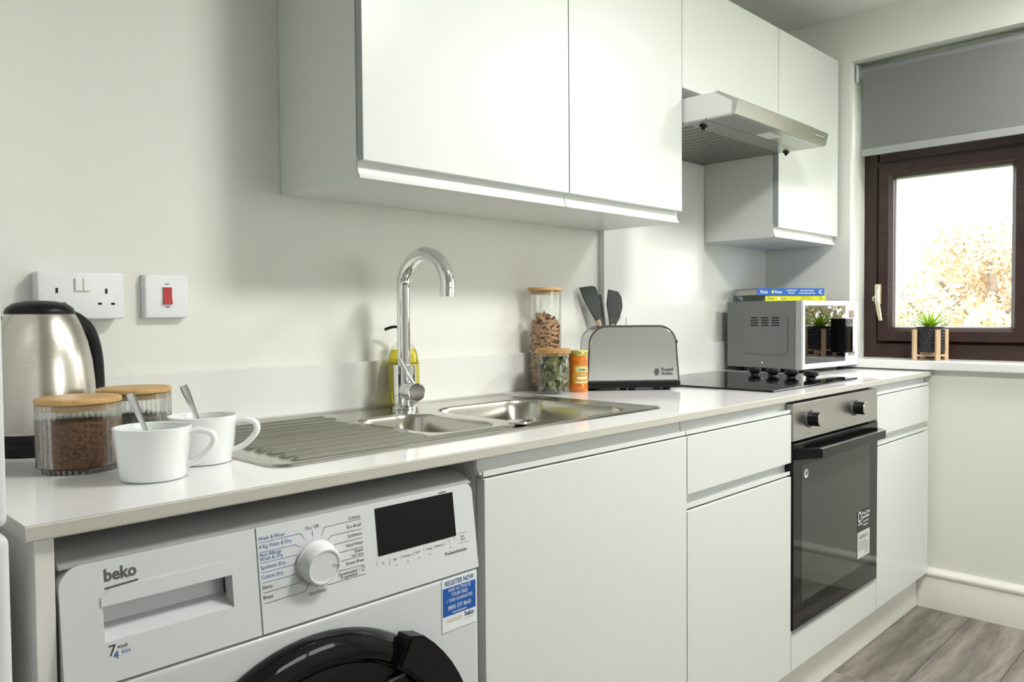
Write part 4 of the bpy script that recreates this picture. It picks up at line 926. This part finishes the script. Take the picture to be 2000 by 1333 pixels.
# ------------------------------------------------------------------ sockets and switch
so_ = thing('double_socket', 'white double plug socket on the wall above the kettle', 'socket', (-.39, YB, 1.10))
X0, X1, Z0, Z1 = -.470, -.330, 1.1015, 1.185; yS2 = YB-.036
obj('back_box', B(X0+.001, X1-.001, YB-.028, YB-.0005, Z0+.001, Z1-.001, .003), WHITEP, so_)
fp_ = obj('face_plate', B(X0, X1, yS2, YB-.0275, Z0, Z1, .004, 3), WHITEP, so_, 40)
for xx in (-.4115, -.3985): obj('rocker_switch', B(xx, xx+.0122, yS2-.004, yS2+.001, 1.151, 1.1745, .0015), mat('rocker_white', (.84, .84, .82), .3), so_)
ho = mat('socket_hole', (.01, .01, .01), .7)
for cx in (-.440, -.360):
    obj('pin_hole', B(cx-.002, cx+.002, yS2-.0004, yS2+.002, 1.147, 1.156), ho, fp_)
    for s in (-1, 1): obj('pin_hole', B(cx+s*.011-.0032, cx+s*.011+.0032, yS2-.0004, yS2+.002, 1.127, 1.131), ho, fp_)
for cx in (X0+.012, X1-.010): obj('screw_cover', cyl((cx, yS2-.0006, 1.1435), (cx, yS2+.001, 1.1435), .0035), WHITEP, fp_, 40)
sw = thing('cooker_switch', 'white wall switch plate with a red rocker', 'switch', (-.24, YB, 1.10))
X0, X1, Z0, Z1 = -.286, -.206, 1.103, 1.185; yS3 = YB-.019
obj('back_box', B(X0-.001, X1+.001, YB-.010, YB-.0005, Z0-.001, Z1+.001, .003), WHITEP, sw)
fp2 = obj('face_plate', B(X0, X1, yS3, YB-.0095, Z0, Z1, .003, 3), WHITEP, sw, 40)
RED = mat('red_plastic', (.45, .012, .016), .25)
obj('rocker_surround', B(-.2545, -.2355, yS3-.0015, yS3+.001, 1.127, 1.163, .0008), mat('rocker_white'), sw)
rk = px_([(yS3-.001, 1.1285), (yS3-.0065, 1.1295), (yS3-.003, 1.147), (yS3-.0035, 1.1615), (yS3-.001, 1.1615)], -.253, -.237); obj('red_rocker', rk, RED, sw)
obj('switch_print', join_meshes([(text_mesh('OFF', .0052, .01, 'CENTER'), FX(-.245, yS3-.0004, 1.1655)), (text_mesh('ON', .0052, .01, 'CENTER'), FX(-.245, yS3-.0004, 1.1215))]), INKB, sw)
for cx in (X0+.010, X1-.010): obj('screw_cover', cyl((cx, yS3-.0006, 1.144), (cx, yS3+.001, 1.144), .0035), WHITEP, fp2, 40)

# ------------------------------------------------------------------ potted plant on the sill
pxp, pyp, pzp = 2.285, -.606, .9278
pt = thing('potted_plant', 'small green succulent in black pot on wooden stand', 'plant', (pxp, pyp, pzp))
pot = lathe([(0, .028), (.040, .028), (.0425, .032), (.0455, .118), (.0475, .118), (.0475, .122), (.0425, .122), (.041, .110), (0, .108)], 40, at=(pxp, pyp, pzp))
po = obj('pot', pot, mat('black_pot', (.018, .019, .022), .45), pt, 40)
hx_ = nb()
for row in range(7):
    for k in range(22):
        a = 2*PI*(k+.5*(row % 2))/22; r = .0432+.0022*row/7; c = Vector((pxp+r*math.cos(a), pyp+r*math.sin(a), pzp+.040+row*.0115)); o_ = Vector((math.cos(a), math.sin(a), 0)); s_ = Vector((-o_.y, o_.x, 0))
        rg = [hx_.verts.new(c+s_*(.0056*math.cos(t))+Vector((0, 0, .0056*math.sin(t)))) for t in [PI/6+PI/3*i for i in range(6)]]; tp2 = hx_.verts.new(c+o_*.0032)
        for i in range(6): hx_.faces.new((rg[i], rg[(i+1) % 6], tp2))
bmesh.ops.recalc_face_normals(hx_, faces=hx_.faces[:]); hxo = obj('honeycomb_relief', hx_, mat('black_pot'), po); hxo['kind'] = 'stuff'
vh = math.atan2(pyp-CAM.y, pxp-CAM.x)
for th in (-65, 25, 115, 205):
    a = vh+PI+math.radians(th); d = Vector((math.cos(a), math.sin(a), 0)); s = Vector((-d.y, d.x, 0)); c = Vector((pxp, pyp, pzp))+d*.0565
    lg_ = nb(); prism(lg_, [(-.0075, 0), (.0075, 0), (.0075, .112), (-.0075, .112)], lambda u, v, w: c+s*u+Vector((0, 0, v))+d*(.006 if w else -.006)); obj('stand_leg', lg_, WOOD, pt)
for k, th in enumerate((25, 115)):
    a = vh+math.radians(th); d = Vector((math.cos(a), math.sin(a), 0)); s = Vector((-d.y, d.x, 0)); c = Vector((pxp, pyp, pzp))
    z0 = .012 if k else .0205; br = nb(); prism(br, [(-.0065, z0), (.0065, z0), (.0065, z0+.008), (-.0065, z0+.008)], lambda u, v, w: c+s*u+Vector((0, 0, v))+d*(.051 if w else -.051)); obj('stand_crossbar', br, WOOD, pt)
LEAFG = mat('succulent_green', (.50, .70, .06), .4, col2=(.24, .48, .03), nscale=30); random.seed(5)
for i in range(22):
    a = i*2.39996; tl_ = .25+.55*(i/22); ln = .078-.02*(i/22)+random.uniform(-.006, .006); d = Vector((math.cos(a), math.sin(a), 0)); s = Vector((-d.y, d.x, 0)); c = Vector((pxp, pyp, pzp+.108))+d*.006
    lf = nb(); n = 6; Lp = []; 
    for k in range(n+1):
        t = k/n; w = .0075*(1-t**1.6)*(.75+.5*t if t < .4 else 1)+.0004; ang = tl_*(.55+.9*t); p = c+d*(ln*t*math.sin(ang))+Vector((0, 0, ln*t*math.cos(ang)*1.0))
        nn = (d*math.cos(ang)-Vector((0, 0, math.sin(ang))))
        Lp.append([lf.verts.new(p-s*w-nn*.001), lf.verts.new(p+nn*.002), lf.verts.new(p+s*w-nn*.001), lf.verts.new(p-nn*.0022)])
    for A, Bq in zip(Lp, Lp[1:]):
        for k in range(4): lf.faces.new((A[k], A[(k+1) % 4], Bq[(k+1) % 4], Bq[k]))
    bmesh.ops.recalc_face_normals(lf, faces=lf.faces[:]); obj('leaf', lf, LEAFG, pt, 60)
